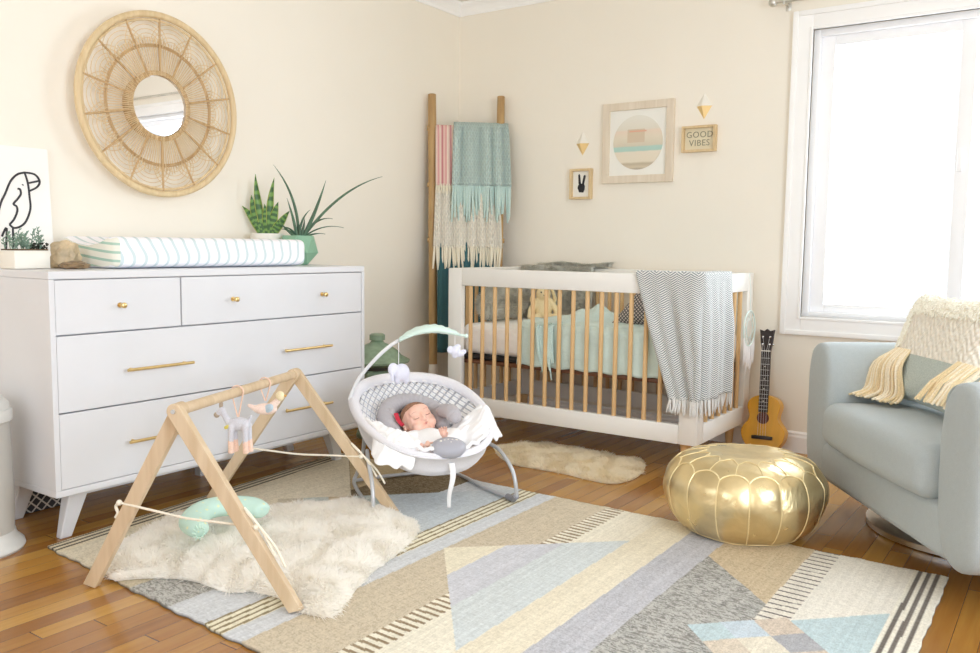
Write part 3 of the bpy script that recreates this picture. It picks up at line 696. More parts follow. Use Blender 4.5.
# herringbone throw over the front right corner of the crib
hm = Mat('herringbone_wool', (1, 1, 1, 1), .95, spec=.1, sheen=.2); u, v, _ = hm.xyz('UV')
U = u*.62/.03; V = v*.72; ci = U.floor(); sg = ((ci*.5).frac()).gt(.25)*2-1
st = ((V/.0095)+(U.frac()*sg)*1.7).frac().lt(.47)
hm.base(hm.mix(st*(hm.noise(300, 1)*.4+.75), rgb(236, 236, 234), rgb(122, 134, 138))); hm.bump(st, .0015)
TH = thing('herringbone_throw', 'grey and white herringbone throw hanging over the front right corner of the crib', 'throw', (1.75, -.8, .27))
o0 = Vector((1.75, -.8, .27))
Lf = .30; x0_ = 1.562; xe = CX+CW
def thf(u, v, ext=0):
    s = u*.66; L = .12+.05+.55; q = v*L
    drop = max(0, q-.17); ins = max(0, .12-q)
    fold = .012*sin(u*21+.5)+.008*sin(u*47+1)
    amp = min(1, drop/.25)
    sl_ = .17*max(0, 1-u*1.6)*drop/.55*1.1
    sv = s+sl_
    off = .012+fold*amp+.012*amp
    if q < .12: z_ = CH+.008-ins; outw = -pd-.012
    elif q < .17: t = (q-.12)/.05; outw = lerp(-pd-.012, .012, t); z_ = CH+.010+.004*sin(t*PI)
    else: outw = off; z_ = CH+.008-drop
    if s < Lf-.04 : base = Vector((x0_+sv, CY, 0)); n_ = Vector((0, -1, 0))
    elif s < Lf+.04:
        t = (s-Lf+.04)/.08; a = t*PI/2; xx = max(sv-s, 0)*(1-t)
        rad = .02; base = Vector((xe-rad+rad*sin(a)+xx*.3 - .0, CY+rad-rad*cos(a), 0)); base.x = lerp(x0_+Lf-.04+ (sv-s), xe, sin(a)) if x0_+Lf-.04+(sv-s) < xe else xe
        n_ = Vector((sin(a), -cos(a), 0))
    else: base = Vector((xe, CY+.02+(s-Lf-.04), 0)); n_ = Vector((1, 0, 0))
    if base.x > xe: base.x = xe
    p = base+n_*outw+Vector((0, 0, z_))
    if outw < 0:   # inside the rails: keep clear of the corner
        p.x = min(p.x, xe-pd-.012) ; p.y = max(p.y, CY+pd+.012)
    return p-o0
bm = BM(); surf(bm, thf, 110, 60); ob('cloth', bm, hm.m, TH, solid=.007)
bm = BM(); HF = fabric('wool_fringe', rgb(228, 228, 226), 300)
for k in range(80):
    u = (k+.5)/80; p = thf(u, 1); d = Vector((rr_.uniform(-.014, .014), rr_.uniform(-.014, .0), 0)); l = rr_.uniform(.05, .075)
    tube(bm, [p+Vector((0, 0, .012)), p+d*.6-Vector((0, 0, l*.5)), p+d-Vector((0, 0, l))], [.003, .0042, .002], 5)
ob('fringe', bm, HF, TH)
# pale dream catcher on the right end
DC = thing('dream_catcher', 'pale hoop dream catcher with white threads hanging on the right end of the crib', 'dream catcher', (1.89, -.16, .5))
bm = BM(); tube(bm, [(0, .085*cos(2*PI*k/40), .11+.085*sin(2*PI*k/40)) for k in range(40)], .004, 6, closed=True); tube(bm, [(0, 0, .195), (0, 0, .3), (-.01, 0, .375)], .0015, 5)
for k in range(9):
    a, b = 2*PI*k/9, 2*PI*(k+3)/9; tube(bm, [(0, .085*cos(a), .11+.085*sin(a)), (0, .085*cos(b), .11+.085*sin(b))], .0012, 4)
ob('hoop', bm, plain('aqua_hoop', rgb(222, 238, 234), .6), DC)
bm = BM()
for k in range(16):
    y_ = -.075+.01*k; z_ = .11-math.sqrt(max(0, .085**2-y_**2)); tube(bm, [(0, y_, z_), (.004, y_+rr_.uniform(-.01, .01), z_-.06), (0, y_, z_-rr_.uniform(.08, .14))], [.003, .004, .002], 5)
ob('tassels', bm, WHITEC, DC)
# ------------------------------------------------------------------ green lantern between dresser and ladder
LN = thing('green_lantern', 'green ceramic pagoda lantern on the floor between dresser and ladder', 'lantern', (.24, -1.0, 0))
GG = Mat('green_crackle_glaze', rgb(136, 158, 134), .35); GG.vary(.18, 25)
bm = BM(); lathe(bm, [(.11, 0), (.115, .02), (.10, .06), (.105, .2), (.115, .345), (.1, .355)], 8, ph=.3); ob('body', bm, GG.m, LN, smooth=False, bevel=.004)
bm = BM(); lathe(bm, [(.095, .352), (.095, .378)], 24); ob('collar', bm, plain('gap_shade', rgb(60, 52, 40), .7), LN)  # dark ring: shade of the open gap under the lid, put in as colour
bm = BM(); lathe(bm, [(.10, .372), (.165, .392), (.168, .402), (.125, .425), (.105, .45), (.07, .475), (.038, .49), (.03, .5), (.04, .505), (.04, .53), (.03, .537), (.005, .537)], 32); ob('lid', bm, GG.m, LN, angle=50)
# ------------------------------------------------------------------ ukulele
UK = thing('ukulele', 'small yellow ukulele leaning on the wall between crib and armchair', 'ukulele', (1.975, -.135, .004))
UM = Matrix.Rotation(R(-8), 4, 'X') @ Matrix.Rotation(R(-2), 4, 'Y') @ Matrix.Scale(1.2, 4)
USPR = Mat('amber_spruce', rgb(222, 164, 48), .3); USPR.vary(.08, 6, stretch=(6, 1, .6))
def uw(t):  # half width along the body, t 0 bottom .. 1 top
    z_ = t*.235
    if t < .5: w = .088*math.sqrt(max(0, 1-((.085-z_)/.085)**2)) if z_ < .085 else lerp(.088, .056, .5-.5*cos((z_-.085)/.06*PI)) if z_ < .145 else .056
    else: w = lerp(.088, .056, .5-.5*cos(min(1, (z_-.085)/.06)*PI)) if z_ < .145 else (lerp(.056, .066, .5-.5*cos((z_-.145)/.045*PI)) if z_ < .19 else .066*math.sqrt(max(0, 1-((z_-.19)/.045)**2)))
    return w
ts = [0, .004, .015, .035, .06, .1]+[.15+.05*i for i in range(16)]+[.93, .96, .98, .993, 1]
outl = [(uw(t), t*.235) for t in ts]; outl = outl+[(-a, b) for a, b in outl[::-1]]
outl = [p for i, p in enumerate(outl) if i == 0 or (abs(p[0]-outl[i-1][0])+abs(p[1]-outl[i-1][1])) > 1e-4]
YM = Matrix(((1, 0, 0, 0), (0, 0, 1, 0), (0, 1, 0, 0), (0, 0, 0, 1)))
bm = BM(); prism(bm, outl, -.028, .028, UM @ YM); ob('body', bm, USPR.m, UK, angle=50, bevel=.003)
EB = plain('ebony', rgb(44, 34, 32), .4); bm = BM()
for v in lathe(bm, [(.024, 0), (.024, .002)], 32): v.co = UM @ Vector((v.co.x, -.0285-v.co.z, v.co.y+.142))
ob('sound_hole', bm, plain('dark_rosette', rgb(96, 44, 30), .5), UK, smooth=False)
bm = BM(); box(bm, (-.042, -.036, .056), (.042, -.028, .070), .002, M=UM); box(bm, (-.03, -.039, .068), (.03, -.034, .071), .0, M=UM); ob('bridge', bm, EB, UK)
bm = BM(); box(bm, (-.018, -.036, .165), (.018, -.022, .415), .001, M=UM); fb = ob('fretboard', bm, EB, UK, smooth=False)
FR = plain('fret_wire', (.7, .7, .68, 1), .3, .8)
for k in range(12):
    z_ = .41-.245*(1-2**(-(k+1)/12))*1.9
    if z_ < .17: break
    bm = BM(); box(bm, (-.018, -.0375, z_-.0008), (.018, -.0355, z_+.0008), M=UM); ob('fret', bm, FR, fb, smooth=False)
bm = BM()
for z_ in (.35, .30, .26, .21): ball(bm, UM @ Vector((0, -.0362, z_)), (.003, .001, .003), seg=8)
ob('fret_dot', bm, WC, fb)
bm = BM(); prism(bm, [(-.017, .412), (.017, .412), (.024, .45), (.027, .485), (.03, .5), (.012, .494), (0, .503), (-.012, .494), (-.03, .5), (-.027, .485), (-.024, .45)], -.031, -.016, UM @ YM); hd = ob('headstock', bm, EB, UK, smooth=False, bevel=.0015)
bm = BM(); box(bm, (-.017, -.027, .2), (.017, -.012, .42), .005, M=UM); ob('neck', bm, wood('mahogany', rgb(120, 70, 44), rgb(96, 54, 34)), UK)
for sx in (-.014, .014):
    for z_ in (.44, .47):
        bm = BM(); ball(bm, UM @ Vector((sx, -.033, z_)), (.0055, .004, .0055), seg=10); tube(bm, [UM @ Vector((sx, -.03, z_)), UM @ Vector((sx, -.006, z_))], .003, 8); ball(bm, UM @ Vector((sx*1.2, -.004, z_)), (.008, .004, .006), seg=10); ob('tuning_peg', bm, plain('chrome', (.8, .8, .8, 1), .2, 1), UK)
bm = BM(); box(bm, (-.018, -.038, .411), (.018, -.03, .415), M=UM); ob('nut', bm, WC, UK, smooth=False)
for k in range(4):
    x_ = -.012+.008*k; bm = BM(); tube(bm, [UM @ Vector((x_*1.3, -.0385, .069)), UM @ Vector((x_, -.0385, .414)), UM @ Vector(((-.014 if k < 2 else .014), -.036, (.44, .47, .47, .44)[k]))], .0005, 4); ob('string', bm, WHITEC, UK)
# ------------------------------------------------------------------ gold pouf
PF = thing('pouf', 'round metallic gold leather pouf with stitched panels', 'pouf', (2.258, -1.315, .011))
gm = Mat('gold_leather', (.74, .60, .34, 1), .36, .92); gm.vary(.13, 9)
w1 = gm.noise(9, 3, dist=.8); gm.bump(w1, .012, .55)
nr_ = gm.ramp(gm.noise(14, 3), [(.3, (.26,)*3+(1,)), (.7, (.42,)*3+(1,))]); gm.L(nr_, gm.b.inputs['Roughness'])
PR, PH = .292, .30
def pprof(t):  # t 0 bottom centre .. 1 top centre -> r, z
    k = [(0, .005), (.15, .0), (.215, .006), (.262, .05), (.288, .12), (.292, .165), (.28, .215), (.245, .255), (.2, .278), (.12, .29), (.05, .288), (0, .286)]
    s = t*(len(k)-1); i = min(int(s), len(k)-2); f_ = s-i
    a, b, c, d = k[max(i-1, 0)], k[i], k[i+1], k[min(i+2, len(k)-1)]
    return [.5*((2*b[j])+(c[j]-a[j])*f_+(2*a[j]-5*b[j]+4*c[j]-d[j])*f_*f_+(3*b[j]-a[j]-3*c[j]+d[j])*f_**3) for j in (0, 1)]
NP = 16
def pf(u, v):
    r, z_ = pprof(lerp(.0, 1, v)); a = u*2*PI
    side = math.exp(-((v-.45)/.2)**2)
    pu = abs(sin(a*NP/2))**.5
    r *= 1+.022*(pu-.7)*side+.012*sin(a*3+1); z_ += .004*sin(a*2)*(r/PR)
    nz = .006*noise.noise(Vector((cos(a)*r*9, sin(a)*r*9, z_*14)))*min(1, r/.1)
    return Vector(((r+nz)*cos(a), (r+nz)*sin(a), max(z_+nz*.7, 0)))
bm = BM(); surf(bm, pf, NP*14, 56, True); bmesh.ops.remove_doubles(bm, verts=bm.verts, dist=.0003); ob('cover', bm, gm.m, PF, angle=180)
PF.scale = (.945, .945, .93)
SM = plain('gold_piping', (.86, .72, .42, 1), .4, .5)
def seam(pts, r=.0026):
    bm = BM(); tube(bm, pts, r, 6); ob('seam', bm, SM, PF)
for k in range(NP):
    a0 = k/NP; seam([pf(a0, lerp(.17, .60, i/16))*1.001 for i in range(17)])
    bm_pts = []
    for i in range(11):
        t = i/10; bm_pts.append(pf(a0+t/NP, .60+.055*sin(t*PI)**.7)*1.002)
    seam(bm_pts)
    a1 = a0+.5/NP
    seam([pf(a1+s*.5/NP*lerp(1, 0, 0), lerp(.655, .76, i/6))*1.002 for s in (0,) for i in range(7)], .002)
    seam([pf(a1+t/NP, .76+.04*sin(t*PI)) *1.002 for t in [i/8 for i in range(9)]], .002)
seam([pf(i/96, .175)*1.003 for i in range(97)], .0034)
# ------------------------------------------------------------------ armchair
F_ = Vector((-.813, -.582, 0)); ang = math.atan2(F_.y, F_.x)
AC = thing('armchair', 'pale blue grey upholstered swivel armchair with curved arms beneath the window', 'armchair', (3.005, -1.038, 0), ang)
# local: +x = front, +y = screen-left? (rotate F by +90deg)
CH_ = fabric('blue_grey_linen', rgb(176, 184, 186), 420, .07, .0006, big=60)
def rbox(name, a, b, bev, m, parent, seg=6, f=None, **k):
    bm = BM(); vs = box(bm, a, b, bev, seg)
    if f:
        for v in bm.verts: v.co = f(v.co)
    return ob(name, bm, m, parent, angle=180, **k)
HW = .595; zb_ = .115; xf_ = .44; xb_ = -.46
# outer shell: one U shaped wall (arms and back) swept in plan
def shell():
    bm = BM(); n = 60; path = []
    aw = .235
    r = .30
    cl = []   # centre line points, front right -> back -> front left
    Yc = HW-aw/2
    for i in range(16): cl.append((lerp(xf_-.02, xb_+r+aw/2, i/15), -Yc))
    for i in range(1, 16): a = -PI/2-i/16*PI/2; cl.append((xb_+aw/2+r+cos(a)*r, -Yc+r+sin(a)*r))
    for i in range(9): cl.append((xb_+aw/2, lerp(-Yc+r, Yc-r, i/8)))
    for i in range(1, 16): a = PI-i/16*PI/2; cl.append((xb_+aw/2+r+cos(a)*r, Yc-r+sin(a)*r))
    for i in range(16): cl.append((lerp(xb_+r+aw/2, xf_-.02, i/15), Yc))
    P = [Vector((a, b, 0)) for a, b in cl]; rings = []
    m = len(P)
    for i, p in enumerate(P):
        t = (P[min(i+1, m-1)]-P[max(i-1, 0)]).normalized(); nn = Vector((t.y, -t.x, 0))   # outward
        fr = (p.x-xf_)/(xb_-xf_); top = .645+.10*max(0, min(1, (fr-.45)/.5))**1.3
        e = min(i, m-1-i); sq = [.80, .93, .98, 1][min(e, 3)]
        w = aw/2; sec = []
        for (a, z_) in ((-w, zb_+.02), (-w, .35), (-w, top-.08), (-w*.8, top-.025), (-w*.35, top-.003), (w*.1, top), (w*.5, top-.012), (w*.85, top-.055), (w*1.0, top-.13), (w*1.0, .35), (w*.9, zb_+.09), (w*.55, zb_+.02), (0, zb_)):
            sec.append(bm.verts.new(p+nn*a*(sq if e < 3 else 1)+Vector((0, 0, zb_+(z_-zb_)*(1 if e > 2 else (.985, .995, 1)[e])))))
        rings.append(sec)
    for A, B in zip(rings, rings[1:]):
        k = len(A)
        for j in range(k): bm.faces.new((A[j], A[(j+1) % k], B[(j+1) % k], B[j]))
    bm.faces.new(rings[0][::-1]); bm.faces.new(rings[-1])
    return bm
ob('shell', shell(), CH_, AC, angle=180, sub=2)
for s in (1,):   # arm front piping
    pts = []; w = .1175; yc = s*(HW-.1175)
    for a, z_ in ((-w*.97, zb_+.05), (-w*.99, .35), (-w*.97, .55), (-w*.8, .605), (-w*.35, .63), (w*.1, .634), (w*.5, .622), (w*.85, .58), (w*.99, .5), (w*.99, .35), (w*.85, zb_+.07)): pts.append((xf_-.055, yc+s*a, z_))
    bm = BM(); tube(bm, smoothpts(pts, 4), .0035, 6); ob('piping', bm, CH_, AC)
rbox('base', (-.40, -HW+.16, zb_+.012), (xf_-.03, HW-.16, .285), .03, CH_, AC)
def cush(c):
    c = c.copy(); t = (c.x+.3)/.74; k = max(0, 1-(c.y/.36)**2)
    if c.z > .36: c.z += .022*k*(1-.5*t*t)
    if c.x > .3: c.x += .02*k
    return c
bm = BM(); box(bm, (-.3, -HW+.225, .275), (xf_+.005, HW-.225, .435), .055, 6); bmesh.ops.subdivide_edges(bm, edges=[e for e in bm.edges if e.calc_length() > .1], cuts=7, use_grid_fill=True)
for v in bm.verts: v.co = cush(v.co)
ob('seat_cushion', bm, CH_, AC, angle=180)
rbox('back_cushion', (-.38, -HW+.2, .40), (-.2, HW-.2, .76), .06, CH_, AC)
bm = BM(); lathe(bm, [(.31, 0), (.33, .004), (.33, .022), (.31, .03), (.06, .034), (.05, .12), (.01, .12)], 64, (-.03, -.19, 0)); ob('swivel_base', bm, plain('brushed_steel', (.78, .77, .75, 1), .3, 1, .05), AC)
# ------------------------------------------------------------------ woven cushion with fringe on the chair (leans on the chair back)
PW = thing('woven_pillow', 'cream woven pillow with shaggy top and long fringe leaning on the armchair back', 'pillow', (3.005, -1.038, 0), ang)
cm = Mat('cream_weave_panels', (1, 1, 1, 1), .95, spec=.1, sheen=.2); u, v, _ = cm.xyz('UV')
zg = ((u*3).frac()-.5).abs()*.22
lowb = (v-.0).lt(.40)
tex = ((u*120).sin()*(v*80+(u*60).sin()).sin())
dia = ((v-.42-zg*1.6).lt(0))
cc = cm.ramp(cm.noise(90, 3), [(.3, rgb(240, 232, 216)), (.7, rgb(252, 247, 236))])
grn = cm.ramp(cm.noise(200, 2), [(.3, rgb(176, 186, 180)), (.7, rgb(198, 206, 199))])
cm.base(cm.mix(lowb, cc, grn)); cm.bump(cm.noise(160, 2)*.5+tex*(v.gt(.4))*.5, .006)
PA, PB_ = Vector((.20, 0, .462)), Vector((.06, 0, .835))   # bottom, top in the x-z plane
pup = (PB_-PA); pn = Vector((pup.z, 0, -pup.x)).normalized()
def pillow_f(u, v, side=1):
    a, b = lerp(-1, 1, u), lerp(-1, 1, v); k = (max(0, 1-a**6)*max(0, 1-b**6))**.5
    pinch = 1-.04*(1-abs(a))*abs(b)
    return PA+Vector((0, lerp(-.375, .18, .5+a*.5*pinch), 0))+pup*(.5+b*.5*(1-.05*(1-a*a)))+pn*side*.065*k
bm = BM()
for s in (1, -1): surf(bm, lambda u, v: pillow_f(u, v, s), 40, 30)
ob('cover', bm, cm.m, PW)
bm = BM(); SHG = fabric('shaggy_cream_yarn', rgb(250, 245, 232), 200)
for k in range(900):
    u, v = rr_.random(), .80+.2*rr_.random()
    if k > 620: u, v = rr_.random()*.14, .45+.5*rr_.random()
    p = pillow_f(u, v); d = pn*.010+Vector((0, rr_.uniform(-.008, .008), rr_.uniform(-.012, .0)))
    tube(bm, [p-pn*.002, p+d*.6, p+d+Vector((0, 0, -.006))], [.0035, .0042, .002], 5)
ob('shaggy_band', bm, SHG, PW)
for (nm, m) in (('fringe', fabric('cream_fringe_yarn', rgb(244, 232, 208), 200)), ('fringe', fabric('straw_fringe_yarn', rgb(232, 212, 172), 200))):
    bm = BM()
    for k in range(52):
        t = rr_.random(); u0 = lerp(.0, .30, t); p0 = pillow_f(u0, .43); ex = rr_.uniform(-.02, .02)
        out_ = lerp(.10, .07, t)+ex
        e = Vector((.21+out_*.7+.02*(1-t), p0.y-lerp(-.0, -.04, t)+rr_.uniform(-.02, .02), .466+rr_.random()*.012))
        m_ = p0.lerp(e, .45)+Vector((.02, 0, .02)); m2 = p0.lerp(e, .8)+Vector((.0, 0, -.01)); m2.z = max(m2.z, .468)
        tube(bm, smoothpts([p0, m_, m2, e+Vector((rr_.uniform(0, .04), 0, -.004))], 4), .0042, 5)
    ob(nm, bm, m, PW); bm = BM()
    for k in range(16):
        t = rr_.random(); p0 = pillow_f(lerp(.82, 1, t), .43); e = p0+Vector((.10+rr_.random()*.03, rr_.uniform(-.02, .02), -.12))
        tube(bm, [p0, p0.lerp(e, .5)+Vector((.02, 0, .0)), e], .0042, 5)
    ob(nm, bm, m, PW)
# ------------------------------------------------------------------ rug
def rugcol(X, Y):
    xl = .362+(-1.39-Y)*.096
    d = X-xl
    J = (207, 191, 163); CR_ = (228, 220, 198); BG = (201, 204, 207); LAV = (198, 199, 207); LB = (198, 207, 208); BRN = (142, 122, 92); GH = (182, 180, 173); CT = (221, 209, 183); BL = (182, 203, 207)
    C = np.zeros(X.shape+(3,)); C[:] = CR_
    def put(mask, c): C[mask] = c
    h1 = rng.random(X.shape)
    rown = np.floor(Y/.006).astype(int); rr = np.random.default_rng(5).random(4000)
    hr = rr[(rown % 4000)]; xr = rr[(np.floor(X/.006).astype(int) % 4000)]; hx = rng.random(X.shape); hx = (hx+np.roll(hx, 1, 0)+np.roll(hx, 2, 0)+np.roll(hx, 3, 0))/4; hx = np.clip((hx-.5)*2.2+.5, 0, 1)
    A = X-1.54; Bm = np.where(Y < -2.11, (-2.11-Y)/1.18, (Y+2.11)/.93)                         # wedge with its point at x=1.54
    inw = Bm < A
    # left field
    put(d < 1.0, CT)
    near = Y < -2.05-(X-.9)*.0
    put((X > 1.02) & (X < 1.22) & (Y < -2.3), GH); put((X > .78) & (X < 1.02) & (Y < -2.55), (200, 186, 156))
    # rotated squares
    s = ((X-.70)+(Y+2.07))/math.sqrt(2); t = ((X-.70)-(Y+2.07))/math.sqrt(2)
    q = .096
    for i in range(3):
        for j in range(3):
            cols = [[(196, 184, 158), (190, 196, 190), (198, 176, 140)], [CT, (196, 186, 162), BRN], [(190, 196, 190), CT, CT]]
            put((s > i*q) & (s < (i+1)*q) & (t > j*q) & (t < (j+1)*q), cols[j][i])
    put((s > 3*q) & (X < 1.40) & (t > 0), (186, 198, 192)); put((s > 3*q+.12) & (X < 1.40) & (t > 0) & (t+s*.25 > .12), (190, 198, 202))
    m = (s > .2) & (t < 0) & (X < 1.14) & (s > 3*q-.01); put(m, BRN); m = (s > .28) & (t < 0) & (X < .9-(Y+1.87)*.2) ; put(m & (X < .84), (190, 168, 128))
    put((X > 1.14) & (X < 1.39) & (t < 0), BG)
    put((X > 1.22) & (X < 1.39) & (Y < -2.2), BG)
    # cream and brown stripe band
    b = X-1.385
    put((b > 0) & (b < .085), (232, 224, 196))
    for k in (0, .024, .048, .072): put((b > k) & (b < k+.009), (150, 134, 96))
    put((X > 1.47) & (X < 1.545), BG)
    out = (X >= 1.545) & (X < 1.772) & ~inw; put(out, J)
    m2 = (X >= 1.545) & (X < 1.99) & ~inw
    put(m2 & (X >= 1.772), CR_)
    ds = m2 & (X > 1.772) & (X < 1.845) & (np.modf(np.abs(Y)/.028)[0] < .42); put(ds, (150, 128, 96)); 
    # wedge bands
    put(inw & (X < 1.69), (226, 216, 188)); put(inw & (X >= 1.69) & (X < 1.835), (198, 199, 206)); put(inw & (X >= 1.835) & (X < 2.0), (200, 207, 207))
    put((X >= 2.0) & (X < 2.135), (226, 215, 188)); put((X >= 2.135) & (X < 2.265), (191, 191, 197))
    hz = (X >= 2.265) & (X < 2.53)
    tri = (Y+1.66) < -(X-2.265)
    put(hz, GH); put(hz & ~tri, (206, 184, 148))
    dash2 = (X >= 2.53) & (X < 2.612); put(dash2, (222, 214, 198)); put(dash2 & (np.modf(np.abs(Y)/.034)[0] < .22), (104, 96, 92))
    put((X >= 2.612) & (X < 2.825), (230, 224, 210))
    
    # lower patch work of squares
    s = ((X-2.40)+(Y+2.18))/math.sqrt(2); t = ((X-2.40)-(Y+2.18))/math.sqrt(2); q = .094
    cols = [[BL, (190, 204, 214), (214, 196, 176)], [(216, 200, 178), (222, 212, 190), (168, 168, 172)], [BL, (168, 168, 172), (214, 196, 176)]]
    inr = (t > 0) & (s > 0) & (s < .283) & (X < 2.83); put((s >= .283) & (t > .02) & (X > 2.5), BL)
    for i in range(0, 3):
        for j in range(9):
            put(inr & (s > i*q) & (s <= (i+1)*q) & (t > j*q) & (t <= (j+1)*q), cols[j % 3][i % 3])
    e = X-2.825
    put(e > 0, (232, 226, 208))
    for k in (.012, .036, .06): put((e > k) & (e < k+.012), (120, 112, 104))
    put((d >= 0) & (d < .085), (226, 212, 180))
    for k in (.004, .03, .056): put((d > k) & (d < k+.011), (92, 82, 70))
    # woven fleck
    jute = (np.abs(C-np.array(J)).sum(-1) < 60) ; heath = (np.abs(C-np.array(GH)).sum(-1) < 12) | (np.abs(C-np.array(BRN)).sum(-1) < 12)
    C += ((hx-.5)*14)[..., None]+((xr-.5)*10)[..., None]
    C -= (jute*(hx > .7)*22+heath*((hx > .52)*34-8)+heath*(xr > .6)*12)[..., None]
    g_ = C.mean(-1, keepdims=True); C = g_+(C-g_)*.8+6
    return np.clip(C, 0, 255)
def make_rug():
    nx, ny = 640, 420; x0, x1 = .36, 2.92
    us = np.linspace(0, 1, nx+1); vs = np.linspace(0, 1, ny+1); U, V = np.meshgrid(us, vs, indexing='ij')
    Yn = -2.86-.075*np.clip((U*2.42), 0, 9)/1.1*1.0; Yf = -1.395-.0*U
    Y = Yf+(Yn-Yf)*V; xl = .362+(-1.39-Y)*.096; X = xl+(x1-xl)*U
    edge = .0016*np.sin(Y*31)+.001*np.sin(Y*77); X = X+np.where(U > .995, edge, 0); Y = Y+np.where((V < .01) | (V > .99), .003*np.sin(X*29)+.002*np.sin(X*83), 0)
    C = rugcol(X, Y)/255.; C = np.where(C <= .04045, C/12.92, ((C+.055)/1.055)**2.4)
    Z = .009+.0009*(np.sin(X*523)*.5)+.0006*np.sin(Y*700)
    n = (nx+1)*(ny+1); idx = np.arange(n).reshape(nx+1, ny+1)
    co = np.stack([X-1.64, Y+2.15, Z], -1).reshape(-1, 3)
    q = np.stack([idx[:-1, :-1], idx[1:, :-1], idx[1:, 1:], idx[:-1, 1:]], -1).reshape(-1, 4)
    rim = np.concatenate([idx[:, 0], idx[-1, 1:], idx[-2::-1, -1], idx[0, -2:0:-1]])
    low = co[rim].copy(); low[:, 2] = .0005; co = np.concatenate([co, low]); k = len(rim); a = rim; b = np.roll(rim, -1); la = n+np.arange(k); lb = np.roll(la, -1)
    q = np.concatenate([q, np.stack([a, la, lb, b], -1)])
    me = bpy.data.meshes.new('rug'); me.vertices.add(len(co)); me.vertices.foreach_set('co', co.ravel())
    me.loops.add(len(q)*4); me.loops.foreach_set('vertex_index', q.ravel().astype(np.int32)); me.polygons.add(len(q))
    me.polygons.foreach_set('loop_start', np.arange(len(q))*4); me.update(calc_edges=True)
    at = me.color_attributes.new('weave', 'FLOAT_COLOR', 'POINT'); cc = np.ones((len(co), 4)); cc[:n, :3] = C.reshape(-1, 3); cc[n:, :3] = (.12, .10, .08); at.data.foreach_set('color', cc.ravel())
    m = Mat('woven_rug', (1, 1, 1, 1), .95, spec=.05); nd = m.nt.nodes.new('ShaderNodeVertexColor'); nd.layer_name = 'weave'
    f = m.noise(260, 2, (1, .35, 1)); m.base(m.mix(.30, nd.outputs[0], m.ramp(f, [(.3, (.55, .52, .5, 1)), (.6, (1, 1, 1, 1))]), 'MULTIPLY')); m.bump(f, .0012)
    o = ob('rug', me, m.m, smooth=False, loc=(1.64, -2.15, 0)); me.shade_smooth(); return o
tag(make_rug(), 'flat woven geometric rug in cream, tan and pale blue on the wood floor', 'rug')
# ------------------------------------------------------------------ sheepskins
def inpoly(p, poly):
    x_, y_ = p[:, 0], p[:, 1]; c = np.zeros(len(p), bool); n = len(poly)
    for i in range(n):
        (xa, ya), (xb, yb) = poly[i], poly[(i+1) % n]
        m = ((ya > y_) != (yb > y_)) & (x_ < (xb-xa)*(y_-ya)/(yb-ya+1e-12)+xa); c ^= m
    return c
def edgedist(p, poly):
    d = np.full(len(p), 9.)
    for i in range(len(poly)):
        a = np.array(poly[i]); b = np.array(poly[(i+1) % len(poly)]); ab = b-a
        t = np.clip(((p-a)@ab)/(ab@ab), 0, 1); d = np.minimum(d, np.linalg.norm(p-(a+t[:, None]*ab), axis=1))
    return d
def skin(name, label, poly, z0, h, n, length, m, width=.0014, lean=.5):
    cx = sum(p[0] for p in poly)/len(poly); cy = sum(p[1] for p in poly)/len(poly)
    q = [tuple(v[:2]) for v in smoothpts([(p[0]-cx, p[1]-cy, 0) for p in poly+poly[:1]], 4)][:-1]
    T = thing(name, label, 'sheepskin', (cx, cy, z0))
    def hh(p): d = edgedist(p, q); return h*(1-np.exp(-d/.05))
    bm = BM(); xs = [v[0] for v in q]; ys = [v[1] for v in q]; g = np.array([(x_, y_) for x_ in np.arange(min(xs), max(xs), .02) for y_ in np.arange(min(ys), max(ys), .02)])
    g = g[inpoly(g, q)]; g = g[edgedist(g, q) > .012]
    import mathutils.geometry as MG
    allp = [Vector(v) for v in q]+[Vector(v) for v in g]; m_ = len(q)
    vs, es, fs, *_ = MG.delaunay_2d_cdt(allp, [(i, (i+1) % m_) for i in range(m_)], [list(range(m_))], 1, 1e-5)
    A = np.array([(v.x, v.y) for v in vs]); zz = hh(A)
    V = [bm.verts.new((a[0], a[1], z_+.002)) for a, z_ in zip(A, zz)]
    for f in fs:
        try: bm.faces.new([V[i] for i in f])
        except ValueError: pass
    ob('hide', bm, m, T, solid=.002)
    def base(n):
        P = rng.uniform((min(xs), min(ys)), (max(xs), max(ys)), (n*2, 2)); P = P[inpoly(P, q)][:n]
        z_ = hh(P); e = .004; gx = (hh(P+[e, 0])-hh(P-[e, 0]))/(2*e); gy = (hh(P+[0, e])-hh(P-[0, e]))/(2*e)
        N_ = np.stack([-gx*2.6, -gy*2.6, np.ones(len(P))], 1); N_ /= np.linalg.norm(N_, axis=1)[:, None]
        cl = np.array([.75+.5*noise.noise(Vector((a*11, b*11, 3))) for a, b in P])
        return np.column_stack([P, z_+.001]), N_, cl
    fur('wool', base, n, length, width, m, T, lean=lean)
    return T
P1 = [(0.95, -2.90), (0.78, -2.83), (0.66, -2.58), (0.64, -2.40), (0.75, -2.28), (0.88, -2.12), (1.03, -1.97), (1.24, -1.97), (1.37, -2.04), (1.46, -2.24), (1.51, -2.433), (1.59, -2.61), (1.625, -2.70), (1.54, -2.73), (1.452, -2.705), (1.337, -2.71), (1.281, -2.76), (1.123, -2.77), (1.011, -2.83)]
skin('sheepskin_rug', 'large fluffy white sheepskin lying on the patterned rug under the play gym', P1, .010, .042, 60000, .042, FURW.m, .0018, .5)
